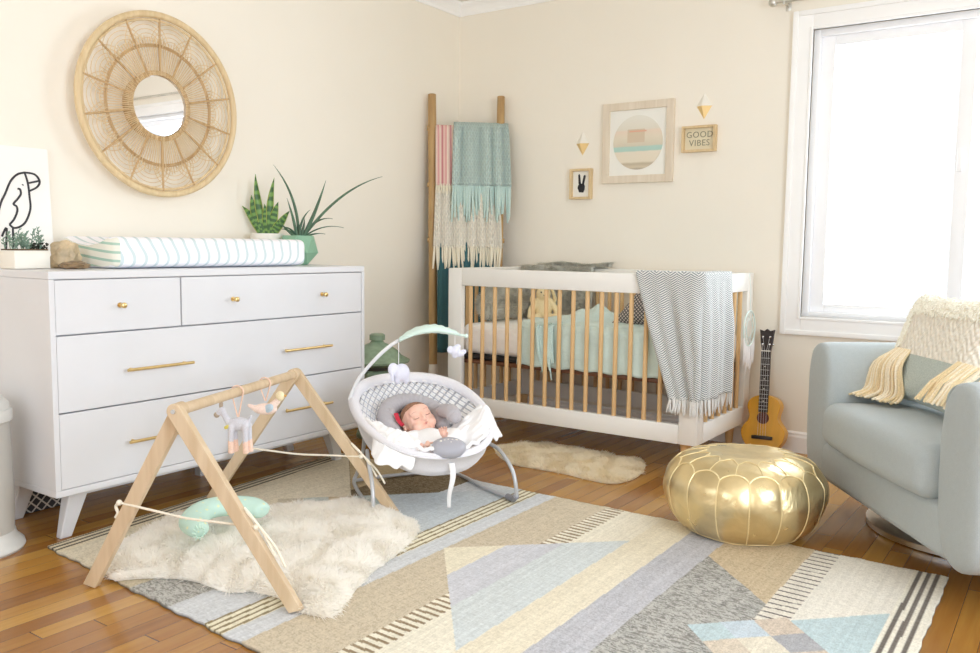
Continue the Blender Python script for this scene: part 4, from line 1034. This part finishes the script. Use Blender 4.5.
P2 = [(0.86, -0.83), (0.95, -0.73), (1.082, -0.64), (1.265, -0.63), (1.447, -0.66), (1.57, -0.66), (1.64, -0.78), (1.67, -0.95), (1.63, -1.07), (1.52, -1.08), (1.394, -1.06), (1.236, -1.06), (1.118, -1.06), (0.98, -0.97)]
skin('sheepskin_rug', 'small cream sheepskin lying on the wood floor in front of the crib', P2, .0, .02, 24000, .03, FURC.m, .0018, .5)
# ------------------------------------------------------------------ play gym
GY = thing('play_gym', 'wooden A frame baby play gym with cords standing over the white sheepskin', 'play gym', (1.0, -2.48, 0))
gO = Vector((1.0, -2.48, 0)); nA, fA = Vector((1.19, -2.853, .533)), Vector((.838, -2.112, .512)); bd = (fA-nA).normalized()
def board(p0, p1, w, t, tn, name, ext=.024):
    p0, p1 = Vector(p0), Vector(p1); d = (p1-p0).normalized(); tn = (tn-d*tn.dot(d)).normalized(); wd = d.cross(tn); L = (p1-p0).length
    pr = [(-w/2, .0), (w/2, .0)]+[(w/2*cos(a), L+w/2*sin(a)) for a in [i/10*PI for i in range(11)]]
    M = Matrix((( wd.x, d.x, tn.x, p0.x-gO.x), (wd.y, d.y, tn.y, p0.y-gO.y), (wd.z, d.z, tn.z, p0.z-gO.z), (0, 0, 0, 1)))
    bm = BM(); prism(bm, pr, -t/2, t/2, M)
    for v in bm.verts: v.co.z = max(v.co.z, gz)
    return ob(name, bm, BEECH2, GY, smooth=False, bevel=.002)
gz = .0
bo = bd*.0; t_ = .024
nL, nR, fL, fR = Vector((.905, -2.945, 0)), Vector((1.53, -2.735, .011)), Vector((.515, -2.235, .011)), Vector((1.19, -1.955, .011))
board(nL, nA+bd*.024, .043, t_, bd, 'leg'); gz = .012; board(nR, nA, .042, t_, bd, 'leg'); board(fL, fA-bd*.0, .043, t_, bd, 'leg'); board(fR, fA+bd*.024, .043, t_, bd, 'leg')
bm = BM(); tube(bm, [nA+bd*.0-gO, fA-gO], .0155, 16); ob('bar', bm, BEECH2, GY)
bm = BM(); tube(bm, [nA-bd*.017-gO, nA-bd*.011-gO], .006, 12); ob('bolt', bm, STEEL, GY)
CORD = fabric('cotton_cord', rgb(240, 232, 214), 600)
for a0, a1, b0, b1, t1, t2 in ((nL, nA, nR, nA, .48, .43), (fL, fA, fR, fA, .43, .42)):
    p, q = a0.lerp(a1, t1), b0.lerp(b1, t2); e = (q-p).normalized(); bm = BM()
    P = [p-e*.045+Vector((0, 0, .0)), p-e*.03, p.lerp(q, .25)-Vector((0, 0, .006)), p.lerp(q, .5)-Vector((0, 0, .01)), p.lerp(q, .75)-Vector((0, 0, .006)), q+e*.035]
    tube(bm, [v-gO for v in smoothpts(P, 6)], .0035, 7)
    tube(bm, [v-gO for v in smoothpts([p-e*.036, p-e*.05-Vector((0, 0, .012)), p-e*.044-Vector((0, 0, .03)), p-e*.052-Vector((0, 0, .045))], 4)], .0045, 7); ball(bm, p-e*.038-gO, .0085, seg=10)
    qd = (b1-b0).normalized()
    tube(bm, [v-gO for v in smoothpts([q+e*.036+qd*.06, q+e*.045+qd*.03, q+e*.05-qd*.02, q+e*.042-qd*.09], 5)], .0035, 7)
    tube(bm, [v-gO for v in smoothpts([q+e*.036+qd*.05, q+e*.05, q+e*.062-qd*.06, q+e*.055-qd*.12], 5)], .0035, 7); ball(bm, q+e*.037-gO, .0085, seg=10)
    ob('cord', bm, CORD, GY)
# hanging toys
def hang(name, label, t, m, parts, M, extra, lz=.12):
    p = nA.lerp(fA, t); T = thing(name, label, 'hanging toy', tuple(p-Vector((0, 0, lz))))
    blob('body', parts, m, T, .0028, 2, M=M)
    bm = BM(); up = Vector((0, 0, lz))
    side = bd.cross(Vector((0, 0, 1)))
    loopp = [Vector((0, 0, .028))]+[up+side*(.0205*cos(a))+Vector((0, 0, .0205*sin(a))) for a in [PI+.5-i/8*(PI+1) for i in range(9)]]+[Vector((0, 0, .028))+bd*.006]
    tube(bm, loopp, .0026, 6); ob('loop', bm, fabric('blush_ribbon', rgb(236, 206, 188), 400), T)
    extra(T); return T
sc = SR.normalized()
def toyM(flip=1):   # toy x axis = screen right
    f = Vector((.57, -.82, 0)); return Matrix(((sc.x, -f.x, 0, 0), (sc.y, -f.y, 0, 0), (0, 0, 1, 0), (0, 0, 0, 1)))
TM = toyM()
def xl(T):
    for x_, y_ in ((-.02, -.012), (-.013, .012), (.026, -.012), (.033, .012)):
        bm = BM(); tube(bm, [TM @ Vector(p) for p in ((x_, y_, -.045), (x_+.002, y_, -.085))], [.0085, .0095], 10); ob('hoof', bm, fabric('peach_felt', rgb(238, 206, 188), 300), T)
    bm = BM(); tube(bm, [TM @ Vector((-.026+.012*cos(a), .014*sin(a), .0+.006*cos(a))) for a in [i/16*2*PI for i in range(16)]], .0055, 8, closed=True); ob('bib', bm, fabric('yellow_scarf', rgb(228, 214, 110), 300), T)
    bm = BM(); ball(bm, TM @ Vector((-.066, 0, .034)), .0095, seg=10); ball(bm, TM @ Vector((-.052, 0, .066)), (.004, .008, .014), seg=8); ob('muzzle', bm, fabric('taupe_felt', rgb(176, 160, 140), 300), T)
LG = fabric('pale_grey_felt', rgb(206, 206, 214), 300)
hang('llama_toy', 'grey felt llama with yellow scarf hanging from the play gym bar', .45, LG,
     [('b', (.004, 0, .005), (.038, .019, .022)), ('t', [(-.022, 0, .0), (-.040, 0, .03), (-.05, 0, .05)], [.013, .0095, .011]), ('t', [(-.05, 0, .048), (-.064, 0, .037)], [.011, .008]),
      ('t', [(-.018, -.012, -.0), (-.02, -.012, -.055)], [.010, .0085]), ('t', [(-.012, .012, -.0), (-.013, .012, -.055)], [.010, .0085]), ('t', [(.026, -.012, -.0), (.026, -.012, -.055)], [.011, .0085]), ('t', [(.03, .012, -.0), (.033, .012, -.055)], [.011, .0085]), ('t', [(.036, 0, .015), (.042, 0, .03)], [.006, .005])], TM, xl, .108)
def xb(T):
    bm = BM(); ball(bm, TM @ Vector((.052, -.004, .046)), (.017, .014, .017), seg=12); ob('head', bm, fabric('butter_felt', rgb(246, 228, 190), 300), T)
    bm = BM(); ball(bm, TM @ Vector((.016, -.018, .006)), (.026, .006, .014), Matrix.Rotation(-.4, 3, 'Y'), 12); ob('wing', bm, fabric('sky_felt', rgb(196, 216, 232), 300), T)
    bm = BM(); ball(bm, TM @ Vector((.068, -.006, .048)), (.01, .004, .004), seg=8); ob('beak', bm, fabric('ochre_felt', rgb(220, 170, 90), 300), T)
hang('bird_toy', 'blush felt bird with cream head hanging from the play gym bar', .70, fabric('blush_felt', rgb(244, 220, 208), 300),
     [('b', (0, 0, 0), (.042, .018, .02)), ('t', [(.02, 0, .006), (.042, 0, .028), (.05, 0, .042)], [.016, .011, .01]), ('t', [(-.03, 0, .0), (-.055, 0, .012)], [.012, .006])], TM, xb, .088)
# green lumbar/bolster cushion on the sheepskin
gcm = Mat('mint_star_print', rgb(196, 224, 212), .85, spec=.15); vv = gcm.voronoi(34); gcm.base(gcm.mix(vv.lt(.18), rgb(194, 223, 211), rgb(226, 230, 180))); gcm.bump(gcm.noise(30, 2), .002)
CU = thing('tummy_pillow', 'curved mint green tummy time pillow lying on the sheepskin', 'pillow', (.965, -2.545, .09))
CU.scale = (.84, .84, .84)
pts = smoothpts([(.11, -.165, .035), (.015, -.13, .045), (-.055, -.03, .05), (-.045, .06, .048), (.03, .125, .04), (.10, .13, .03)], 5)
bm = BM(); n_ = len(pts); tube(bm, pts, [.052*(min(1, .55+math.sqrt(min(i, n_-1-i)/6)*.5)) for i in range(n_)], 16, flat=1.0); 
for v in bm.verts: v.co.z = (v.co.z-.045)*.75+.045
ob('cushion', bm, gcm.m, CU, sub=1, angle=180)
bm = BM(); e = pts[0]
for k in range(12):
    a = k/12*2*PI; tube(bm, [e+Vector((-.01+.002, .03*cos(a), .03*sin(a)+.002)), e+Vector((.004, .017*cos(a)-.006, .017*sin(a)))], .003, 6)
ob('stitching', bm, fabric('pale_mint_piping', rgb(206, 232, 218), 300), CU)
# ------------------------------------------------------------------ diaper pail and storage box
DP = thing('diaper_pail', 'pale grey diaper pail with round foot ring beside the dresser', 'pail', (.335, -3.005, 0))
GP_ = plain('pale_grey_plastic', rgb(212, 212, 208), .35, amt=.015)
bm = BM(); lathe(bm, [(.14, 0), (.145, .008), (.142, .02), (.128, .034), (.12, .045), (.117, .06)], 48); ob('foot_ring', bm, GP_, DP)
bm = BM(); lathe(bm, [(.114, .04), (.118, .12), (.116, .3), (.112, .425)], 48); ob('body', bm, plain('grey_pail_body', rgb(190, 188, 182), .4, amt=.015), DP)
bm = BM(); lathe(bm, [(.113, .415), (.121, .42), (.122, .45), (.118, .456)], 48); ob('collar', bm, GP_, DP)
bm = BM(); lathe(bm, [(.115, .455), (.112, .475), (.09, .497), (.05, .508), (.01, .511)], 48); ob('lid', bm, GP_, DP)
bx = Mat('black_white_trellis', (1, 1, 1, 1), .8); X, Y, Z = bx.xyz('Object'); q1 = (((X+Y+Z)*26).frac()-.5).abs().lt(.10); q2 = (((Y+X-Z)*26).frac()-.5).abs().lt(.10); bx.base(bx.mix((q1+q2).min(1), rgb(60, 58, 60), rgb(212, 206, 198)))
SB = thing('storage_box', 'black and white patterned storage box under the left end of the dresser', 'box', (.09, -2.60, 0))
bm = BM(); 
bb = [(-.04, -.19, 0), (.04, -.19, 0), (.04, .1, 0), (-.04, .1, 0)]
box(bm, (-.055, -.2, 0), (.01, .08, .115), .006); ob('box', bm, bx.m, SB, smooth=False)
bm = BM(); box(bm, (-.058, -.203, .112), (.013, .083, .126), .003); ob('lid', bm, plain('charcoal_lid', rgb(70, 68, 70), .7), SB)
# ------------------------------------------------------------------ bouncer
BA = R(-31.3); BC = (1.10, -1.68, .0105)
BO = thing('baby_bouncer', 'pale grey baby bouncer seat with toy arch on a wire frame beside the dresser', 'baby bouncer', BC, BA)
dz = BC[2]
def rimz(x_): return .333-.31*x_-(.25*max(0, x_-.1)**2)
def rimp(a, k=1.0):
    ca, sa = cos(a), sin(a); x_ = .305*math.copysign(abs(ca)**.85, ca)*k; y_ = .262*math.copysign(abs(sa)**.8, sa)*k*(1-.10*max(0, x_/.3))
    return x_, y_
def dish(u, r, dep=.115, off=0):
    a = u*2*PI; x_, y_ = rimp(a, r); rx, ry = rimp(a, 1)
    z_ = rimz(x_)-dep*(1-r**2.1)-off
    return Vector((x_, y_, z_))
lt = Mat('lattice_print', (1, 1, 1, 1), .85, spec=.15); X, Y, Z = lt.xyz('Object')
p_, q_ = (Y*1.0+Z*1.2)*34, (Y*1.0-Z*1.2)*34
l1 = (p_.frac()-.5).abs().gt(.39); l2 = (q_.frac()-.5).abs().gt(.39)
lt.base(lt.mix(((l1+l2).min(1)*(X.lt(.05))), rgb(243, 243, 245), rgb(190, 192, 202))); lt.bump((p_*6.283).sin()+(q_*6.283).sin(), .0025)
GS = fabric('lavender_grey_jersey', rgb(233, 232, 238), 300, .04)
bm = BM(); surf(bm, lambda u, v: dish(u, lerp(.02, .925, v)), 72, 18, True); ob('seat_liner', bm, lt.m, BO, solid=.004)
bm = BM(); surf(bm, lambda u, v: dish(u, lerp(.92, .99, v), .115, -.004*sin(v*PI)), 72, 8, True); ob('seat_band', bm, GS, BO, solid=.004)
bm = BM()
def outer(u, v):
    r = lerp(1.045, .05, v); a = u*2*PI; p = dish(u, min(r, 1.0), .155, .02+.02*sin(min(1, v*3)*PI/2)); x_, y_ = rimp(a, r); p.x, p.y = x_, y_
    if v < .06: p.z = rimz(x_)-.006; return p
    p.z -= .045*math.exp(-((v-.2)/.2)**2)*(1 if cos(a) < .3 else .45); return p
surf(bm, outer, 72, 18, True); ob('seat_shell', bm, GS, BO, angle=180)
bm = BM(); P = []; Rr = []
for i in range(96):
    a = i/96*2*PI; x_, y_ = rimp(a, .985); c_ = max(0, -cos(a)*.6+.6); P.append((x_, y_, rimz(x_)-.008)); Rr.append(.012+.012*min(1, c_))
tube(bm, P, Rr, 14, closed=True); ob('padded_rim', bm, GS, BO, angle=180)
bm = BM(); P = []
for i in range(160):
    a = i/160*2*PI; x_, y_ = rimp(a, (.955 if cos(a) > .1 else .925)+.012*sin(i*1.3)); 
    P.append((x_, y_, (rimz(x_)+.012 if cos(a) > .1 else rimz(x_)-.012)+.004*sin(i*.9)))
tube(bm, P, [(.008 if cos(i/160*2*PI) > .1 else .0035) for i in range(160)], 8, closed=True); ob('ruffled_edge', bm, WHITEC, BO, angle=180)
# head support: horseshoe of grey jersey with gathers
bm = BM(); P = []; Rr = []
for i in range(73):
    a = lerp(R(58), R(302), i/72); x_, y_ = -.055+.105*cos(a), -.018+.112*sin(a)
    P.append((x_, y_, rimz(x_)-.062-.02*cos(a))); e = min(i, 72-i); Rr.append((.036+.0022*sin(i*2.1))*min(1, .62+e/18))
tube(bm, P, Rr, 14); ob('head_support', bm, GREYC, BO, angle=180)
# wire frame: front and rear loops
def wire(name, pts, r=.0075): bm = BM(); tube(bm, smoothpts(pts, 6), r, 10); return ob(name, bm, STEEL, BO)
f0 = .0085-.0
wire('front_leg', [(.03, .235, .20), (.14, .262, .19), (.235, .278, .13), (.262, .285, .06), (.245, .29, .018), (.19, .28, .0095), (.05, .25, .0095), (-.12, .235, .0095), (-.24, .215, .011), (-.235, .2, .05), (-.16, .2, .14), (-.1, .21, .22)])
wire('front_leg', [(.03, -.235, .20), (.14, -.262, .19), (.225, -.272, .13), (.25, -.275, .06), (.235, -.275, .018), (.19, -.27, .0095), (.05, -.25, .0095), (-.12, -.235, .0095), (-.24, -.215, .011), (-.235, -.2, .05), (-.16, -.2, .14), (-.1, -.21, .22)])
wire('cross_bar', [(-.24, -.215, .011), (-.262, -.1, .0095), (-.262, .1, .0095), (-.24, .215, .011)])
for s in (-1, 1):
    bm = BM(); tube(bm, [(.257, s*.287-(.008 if s > 0 else 0)*0, .03), (.24, s*.285, .0125), (.20, s*.278, .0125)], .0125, 12); ob('foot', bm, plain('grey_rubber', rgb(140, 142, 150), .6), BO)
# toy arch
bm = BM(); A0 = [(-.13, -.262, .37), (-.12, -.225, .455), (-.1, -.15, .545), (-.08, -.085, .60), (-.05, -.03, .628)]
tube(bm, smoothpts(A0, 6), .0075, 10); ob('toy_arm', bm, plain('pale_arm', rgb(228, 230, 234), .35), BO)
PM = plain('pale_mint_plastic', rgb(214, 236, 228), .4, amt=.03)
bm = BM(); nn = 28
def leaf(u, v):
    s = lerp(0, 1, v); c = smoothpts([(-.06, -.08, .606), (-.05, -.02, .636), (-.03, .05, .647), (-.01, .10, .640), (.0, .145, .630)], 7)[int(s*28)]
    w = (.007+.034*max(0, sin(min(1, s*1.35)*PI))**.8+(.014*max(0, sin((s-.55)/.45*PI)) if s > .55 else 0)); h_ = .010+.016*max(0, sin(s*PI))+.002*sin(s*50)
    a = u*2*PI; return c+Vector((cos(a)*w, 0, sin(a)*h_*(.9 if sin(a) > 0 else .45)))
surf(bm, leaf, 20, nn, True); ob('arch_canopy', bm, PM, BO, angle=180)
bm = BM(); tube(bm, [(0, .14, .630), (.0, .175, .624)], .005, 8); ball(bm, (0, .18, .623), .009, seg=10); ob('arch_hook', bm, PM, BO)
LVP = fabric('lilac_plush', rgb(226, 228, 244), 300, .05)
for (x_, y_, zt_, l, kind) in ((-.055, -.083, .60, .085, 0), (.0, .132, .632, .05, 1)):
    bm = BM(); tube(bm, [(x_, y_, zt_), (x_, y_, zt_-l)], .0014, 5); st = ob('toy_string', bm, WHITEC, BO)
    c = Vector((x_, y_, zt_-l))
    if kind == 0: parts = [('b', c+Vector((0, .012, -.035)), (.026, .034, .036)), ('b', c+Vector((.004, -.024, -.02)), (.012, .022, .026)), ('b', c+Vector((0, .03, -.062)), (.014, .013, .02)), ('b', c+Vector((0, -.006, -.062)), (.014, .013, .02)), ('t', [c+Vector((.01, -.03, -.03)), c+Vector((.014, -.03, -.06))], [.009, .006])]
    else: parts = [('b', c+Vector((0, 0, -.018)), (.02, .02, .02)), ('b', c+Vector((.0, .022, -.03)), (.016, .018, .014)), ('b', c+Vector((.0, -.02, -.012)), (.008, .013, .016)), ('b', c+Vector((.0, .012, -.002)), (.008, .014, .012)), ('b', c+Vector((0, .0, -.036)), (.012, .012, .012)), ('b', c+Vector((0, .04, -.022)), (.01, .01, .01))]
    blob('hanging_elephant' if kind == 0 else 'hanging_lamb', parts, LVP, BO, .0035, 2)
# console and strap
bm = BM()
M = Matrix.Translation((.283, .0, .252)) @ Euler((0, R(20), 0)).to_matrix().to_4x4()
for v in lathe(bm, [(.03, -.028), (.056, -.024), (.063, -.008), (.060, .008), (.045, .018), (.02, .022), (.002, .022)], 40): v.co = M @ Vector((v.co.x*.80, v.co.y*1.05, v.co.z))
con = ob('control_console', bm, plain('grey_console', rgb(172, 172, 182), .4, amt=.02), BO, angle=180)
bm = BM()
for k in range(5): ball(bm, M @ Vector((-.016+.003*abs(k-2), -.030+.015*k, .019)), (.0045, .0055, .004), seg=8)
ball(bm, M @ Vector((.004, .004, .0215)), (.003, .003, .002), seg=8); ob('button', bm, WC, con)
bm = BM(); surf(bm, lambda u, v: Vector((.300+.012*sin(v*4)-.02*v, lerp(-.012, .012, u)*(1-.45*v)+.004*sin(v*7)+.004, .195-.175*v)), 3, 20); ob('strap', bm, WHITEC, BO, solid=.003)
bm = BM(); tube(bm, smoothpts([(-.02, -.105, .325), (.0, -.10, .30), (.02, -.09, .285)], 4), .010, 8, flat=.5); ob('harness_tab', bm, plain('red_tab', rgb(190, 34, 60), .5), BO)
bm = BM(); surf(bm, lambda u, v: Vector((lerp(-.075, .02, v), lerp(-.118, -.10, u), .335-.07*v+.004*sin(v*9))), 3, 10); ob('harness_strap', bm, GREYC, BO, solid=.004)
# ------------------------------------------------------------------ baby
def tz(v): return v
BY = thing('person', 'sleeping baby in white clothes lying in the bouncer seat with one hand raised', 'person', BC, BA)
SK = Mat('skin', rgb(228, 178, 160), .55, spec=.3); SK.b.inputs['Subsurface Weight'].default_value = .12; SK.b.inputs['Subsurface Radius'].default_value = (.01, .004, .002)
SK.base(SK.ramp(SK.noise(22, 2), [(.3, rgb(236, 188, 168)), (.7, rgb(242, 204, 188))]))
hc = Vector((-.026, -.008, .284))
fd = Vector((.86, -.06, .50)).normalized()     # face direction
up_ = Vector((-.50, -.30, .86)); up_ = (up_-fd*up_.dot(fd)).normalized(); rt = up_.cross(fd)*-1   # rt: toward image right
HM = Matrix(((rt.x, fd.x, up_.x, hc.x), (rt.y, fd.y, up_.y, hc.y), (rt.z, fd.z, up_.z, hc.z), (0, 0, 0, 1)))
HR = HM.to_3x3()
def hp(x_, y_, z_): return HM @ Vector((x_, y_, z_))
S_ = 1.06
def hb_(c, r, e=None):
    c = Vector(c)*S_; return ('b', HM @ c, tuple(q*S_ for q in r), (HR if e is None else HR @ Euler(e).to_matrix()))
head = [hb_((0, -.012, .018), (.060, .068, .060)), hb_((0, .012, .0), (.053, .050, .056)), hb_((0, .020, -.03), (.045, .038, .034)),
        hb_((.026, .040, -.026), (.022, .020, .02)), hb_((-.026, .040, -.026), (.022, .020, .02)),   # cheeks
        hb_((0, .047, .028), (.040, .016, .026)),     # brow
        hb_((0, .064, -.008), (.0085, .010, .010)), hb_((0, .058, .004), (.006, .010, .016)), hb_((.007, .060, -.010), (.0055, .006, .005)), hb_((-.007, .060, -.010), (.0055, .006, .005)),
        hb_((.022, .0525, .006), (.0125, .008, .0075)), hb_((-.022, .0525, .006), (.0125, .008, .0075)),   # closed lids
        hb_((0, .0565, -.0275), (.012, .007, .0065)), hb_((0, .050, -.048), (.014, .012, .010)),   # mouth, chin
        hb_((.058, -.008, -.006), (.006, .012, .018), (0, 0, -.4)), hb_((-.058, -.008, -.006), (.006, .012, .018), (0, 0, .4))]
torso = [('t', [hc+HR @ Vector((0, -.01, -.04)), Vector((.055, .0, .24))], [.028, .034]), ('b', (.085, 0, .235), (.075, .062, .042)), ('b', (.17, .01, .195), (.06, .055, .035)),
         ('t', [Vector((.055, -.05, .24)), Vector((.125, -.112, .252)), Vector((.195, -.09, .246)), Vector((.206, -.080, .244))], [.024, .021, .016, .0115]),
         ('t', [Vector((.055, .06, .24)), Vector((.13, .085, .255)), Vector((.2, .038, .256)), Vector((.214, .008, .264))], [.024, .021, .016, .0115]),
         ('t', [Vector((.2, .03, .19)), Vector((.215, .07, .215)), Vector((.225, .085, .215))], [.026, .022, .016]), ('t', [Vector((.2, -.03, .18)), Vector((.215, -.07, .215)), Vector((.225, -.085, .215))], [.026, .022, .016])]
def hand(wr, dr, pl, thumb):
    """wrist, finger direction, palm normal, thumb side"""
    wr, dr, pl = Vector(wr), Vector(dr).normalized(), Vector(pl); pl = (pl-dr*pl.dot(dr)).normalized(); sd = dr.cross(pl)*thumb; out = []
    for k, (o, l) in enumerate(((.0095, .022), (.0035, .0245), (-.003, .023), (-.009, .018))):
        b = wr+dr*.012+sd*o*.6; out.append(('t', [b, wr+dr*.027+sd*o*1.15, wr+dr*(.027+l*.5)+sd*o*1.45+pl*.003, wr+dr*(.027+l*.85)+sd*o*1.5+pl*(.011)], [.0045, .0042, .0037, .003]))
    out.append(('t', [wr+dr*.006+sd*.006, wr+dr*.014+sd*.0145+pl*.003, wr+dr*.024+sd*.0165+pl*.008], [.0052, .0045, .0035]))
    out.append(('b', wr+dr*.016, (.0115, .0085, .0125)))
    return out
hands = hand((.220, .002, .270), (.10, -.10, 1), (.5, -.2, .1), 1)+hand((.212, -.072, .246), (.35, .75, .35), (.3, .2, -.8), -1)
bd_ = blob('body', head+torso+hands, SK.m, BY, .0021, 2)
for s in (-1, 1):
    bm = BM(); P = []
    for i in range(9):
        t = i/8; a = lerp(-1, 1, t); P.append(hp(S_*(s*.022+a*.0105), S_*(.0605-.0035*a*a), S_*(.0025-.0025*(1-a*a))))
    tube(bm, P, [.0005]+[.0014]*7+[.0005], 5); ob('eyelashes', bm, plain('lash_brown', rgb(150, 104, 92), .8), bd_)
    bm = BM(); P = []
    for i in range(7):
        a = lerp(-1, 1, i/6); P.append(hp(S_*(s*.023+a*.012), S_*(.0615-.004*a*a-.002*(s*a)), S_*(.0235+.0025*(1-a*a))))
    tube(bm, P, [.0005]+[.0016]*5+[.0005], 5, flat=.5); ob('eyebrow', bm, plain('brow_brown', rgb(196, 150, 130), .9), bd_)
LIP = plain('lip_pink', rgb(206, 122, 116), .5)
bm = BM(); tube(bm, [hp(S_*a*.0085, S_*(.0632-.003*a*a), S_*(-.0258+.001*math.cos(a*5))) for a in (-1, -.6, -.3, 0, .3, .6, 1)], [.0005, .0013, .0018, .0014, .0018, .0013, .0005], 6); tube(bm, [hp(S_*a*.007, S_*(.0625-.003*a*a), S_*(-.0295)) for a in (-1, -.5, 0, .5, 1)], [.0005, .0017, .002, .0017, .0005], 6); ob('lips', bm, LIP, bd_)
# hair: thin cap over crown and back
bm = BM(); HRM = Mat('newborn_hair', rgb(152, 114, 92), .85, spec=.2); HRM.vary(.3, 90, stretch=(1, 4, 1))
n1, n2 = 40, 24
def hairf(u, v):
    a = u*2*PI; th = v*PI
    d = Vector((sin(th)*cos(a), sin(th)*sin(a), cos(th)))
    return d
for i in range(n1):
    pass
g = []
for i in range(n1):
    a = i/n1*2*PI; row = []; fr = sin(a)   # +y is the face
    lim = lerp(2.2, .90, (fr+1)/2)+.04*sin(a*7)
    for j in range(n2+1):
        th = lim*j/n2; d = Vector((sin(th)*cos(a), sin(th)*sin(a), cos(th))); k = 1.025 if j < n2-1 else .97
        k1 = Vector((0, -.012, .018))+Vector((d.x*.060, d.y*.068, d.z*.060))*k
        row.append(bm.verts.new(HM @ (k1*S_)))
    g.append(row)
for i in range(n1):
    for j in range(n2): bm.faces.new((g[i][j], g[(i+1) % n1][j], g[(i+1) % n1][j+1], g[i][j+1]))
bmesh.ops.remove_doubles(bm, verts=bm.verts, dist=.0004)
ob('hair', bm, HRM.m, bd_, angle=180)
blob('onesie', [('b', (.09, 0, .228), (.083, .073, .052)), ('b', (.17, .01, .20), (.07, .065, .045)), ('b', (.04, -.04, .240), (.03, .034, .024)), ('b', (.04, .045, .240), (.03, .034, .024)), ('b', (.035, .0, .236), (.026, .05, .020)),
     ('t', [Vector((.055, -.05, .24)), Vector((.125, -.112, .252)), Vector((.193, -.092, .246))], [.031, .029, .021]), ('t', [Vector((.055, .06, .24)), Vector((.13, .085, .255)), Vector((.2, .038, .256)), Vector((.206, .024, .260))], [.031, .029, .022, .017]),
     ('t', [Vector((.2, .03, .19)), Vector((.215, .07, .215)), Vector((.225, .085, .215))], [.034, .03, .024]), ('t', [Vector((.2, -.03, .18)), Vector((.215, -.07, .215)), Vector((.225, -.085, .215))], [.034, .03, .024])], WHITEC, bd_, .004, 3)
# muslin blankets bunched in the foot half of the seat
def bunch(name, label, cx, cy, rx, ry, h, seed, m, over):
    bm = BM()
    def f(u, v):
        a = u*2*PI; r = v; ed = 1+.10*sin(a*5+seed)+.05*sin(a*11); x_ = cx+rx*r*cos(a)*ed; y_ = cy+ry*r*sin(a)*ed
        rr = min(1.1, math.hypot(x_/.305, y_/.255)); base = rimz(x_)-.135*(1-min(1, rr)**2.6)
        if rr > .93: base -= (rr-.93)*over
        k = max(0, 1-r**3)
        n_ = noise.noise(Vector((x_*16, y_*16, seed)))*.022+abs(noise.noise(Vector((x_*38+seed, y_*14, seed))))*.022
        return Vector((x_, y_, base+.014+h*k+n_*(.35+.65*k)))
    surf(bm, f, 96, 40, True); bmesh.ops.remove_doubles(bm, verts=bm.verts, dist=.0004)
    return tag(ob(name, bm, m, loc=BC, rot=(0, 0, BA), solid=.004), label, 'blanket')
MU = fabric('white_muslin', rgb(250, 250, 252), 200, .02, .0005)
bunch('muslin_blanket', 'white muslin blanket bunched on the right side of the bouncer seat beside the baby', .10, .165, .115, .105, .062, 2, MU, .35)
bunch('muslin_blanket', 'white cloth spread over the left edge of the bouncer seat below the baby', .15, -.155, .115, .10, .045, 7, MU, .5)
# grey round bolster toy beside the head
bm = BM(); 
tube(bm, smoothpts([(-.01, .088, .325), (.04, .10, .33), (.075, .105, .315)], 4), [.028]*4+[.031]*4+[.026], 14); ball(bm, (-.01, .088, .325), .028); ball(bm, (.075, .105, .315), .026)
ob('head_support_arm', bm, GREYC, BO, angle=180)
# ------------------------------------------------------------------ light and camera
W = bpy.data.worlds.new('sky'); S.world = W; W.use_nodes = True; nt = W.node_tree
bg = nt.nodes['Background']; bg.inputs[0].default_value = (.88, .94, 1, 1); bg.inputs[1].default_value = 1.3
def area(name, loc, rot, sx, sy, power, col):
    L = bpy.data.lights.new(name, 'AREA'); L.shape = 'RECTANGLE'; L.size = sx; L.size_y = sy; L.energy = power; L.color = col
    o = bpy.data.objects.new(name, L); COL.objects.link(o); o.location = loc; o.rotation_euler = rot; return o
area('daylight_back_window', ((wx0+wx1)/2, .32, (wz0+wz1)/2+.05), (-PI/2, 0, 0), 1.5, 1.35, 50, (.84, .92, 1))
area('daylight_right_window', (XR+.2, (ry0+ry1)/2, (rz0+rz1)/2), (0, PI/2, 0), rz1-rz0, ry1-ry0, 78, (.79, .89, 1))
area('daylight_front_window', ((fw0+fw1)/2, YF-.2, (fz0+fz1)/2), (PI/2, 0, 0), fw1-fw0, fz1-fz0, 20, (.80, .90, 1))
S.view_settings.view_transform = 'Standard'; S.view_settings.look = 'None'; S.view_settings.gamma = 1; S.view_settings.exposure = -0.05
S.view_settings.use_curve_mapping = False
S.cycles.max_bounces = 20; S.cycles.diffuse_bounces = 18; S.cycles.transmission_bounces = 10; S.cycles.transparent_max_bounces = 12
cam = bpy.data.cameras.new('camera'); co = bpy.data.objects.new('camera', cam); COL.objects.link(co); S.camera = co
cam.sensor_width = 36; cam.lens = 850/980*36; cam.clip_start = .05
yaw, pit, rol = R(34.7), R(5.39), R(.7)
fwv = Vector((-sin(yaw)*cos(pit), cos(yaw)*cos(pit), -sin(pit))); r_ = Vector((cos(yaw), sin(yaw), 0)); u_ = r_.cross(fwv)
r2 = r_*cos(rol)+u_*sin(rol); u2 = -r_*sin(rol)+u_*cos(rol)
co.matrix_world = Matrix(((r2.x, u2.x, -fwv.x, 3.19), (r2.y, u2.y, -fwv.y, -4.243), (r2.z, u2.z, -fwv.z, .99), (0, 0, 0, 1)))
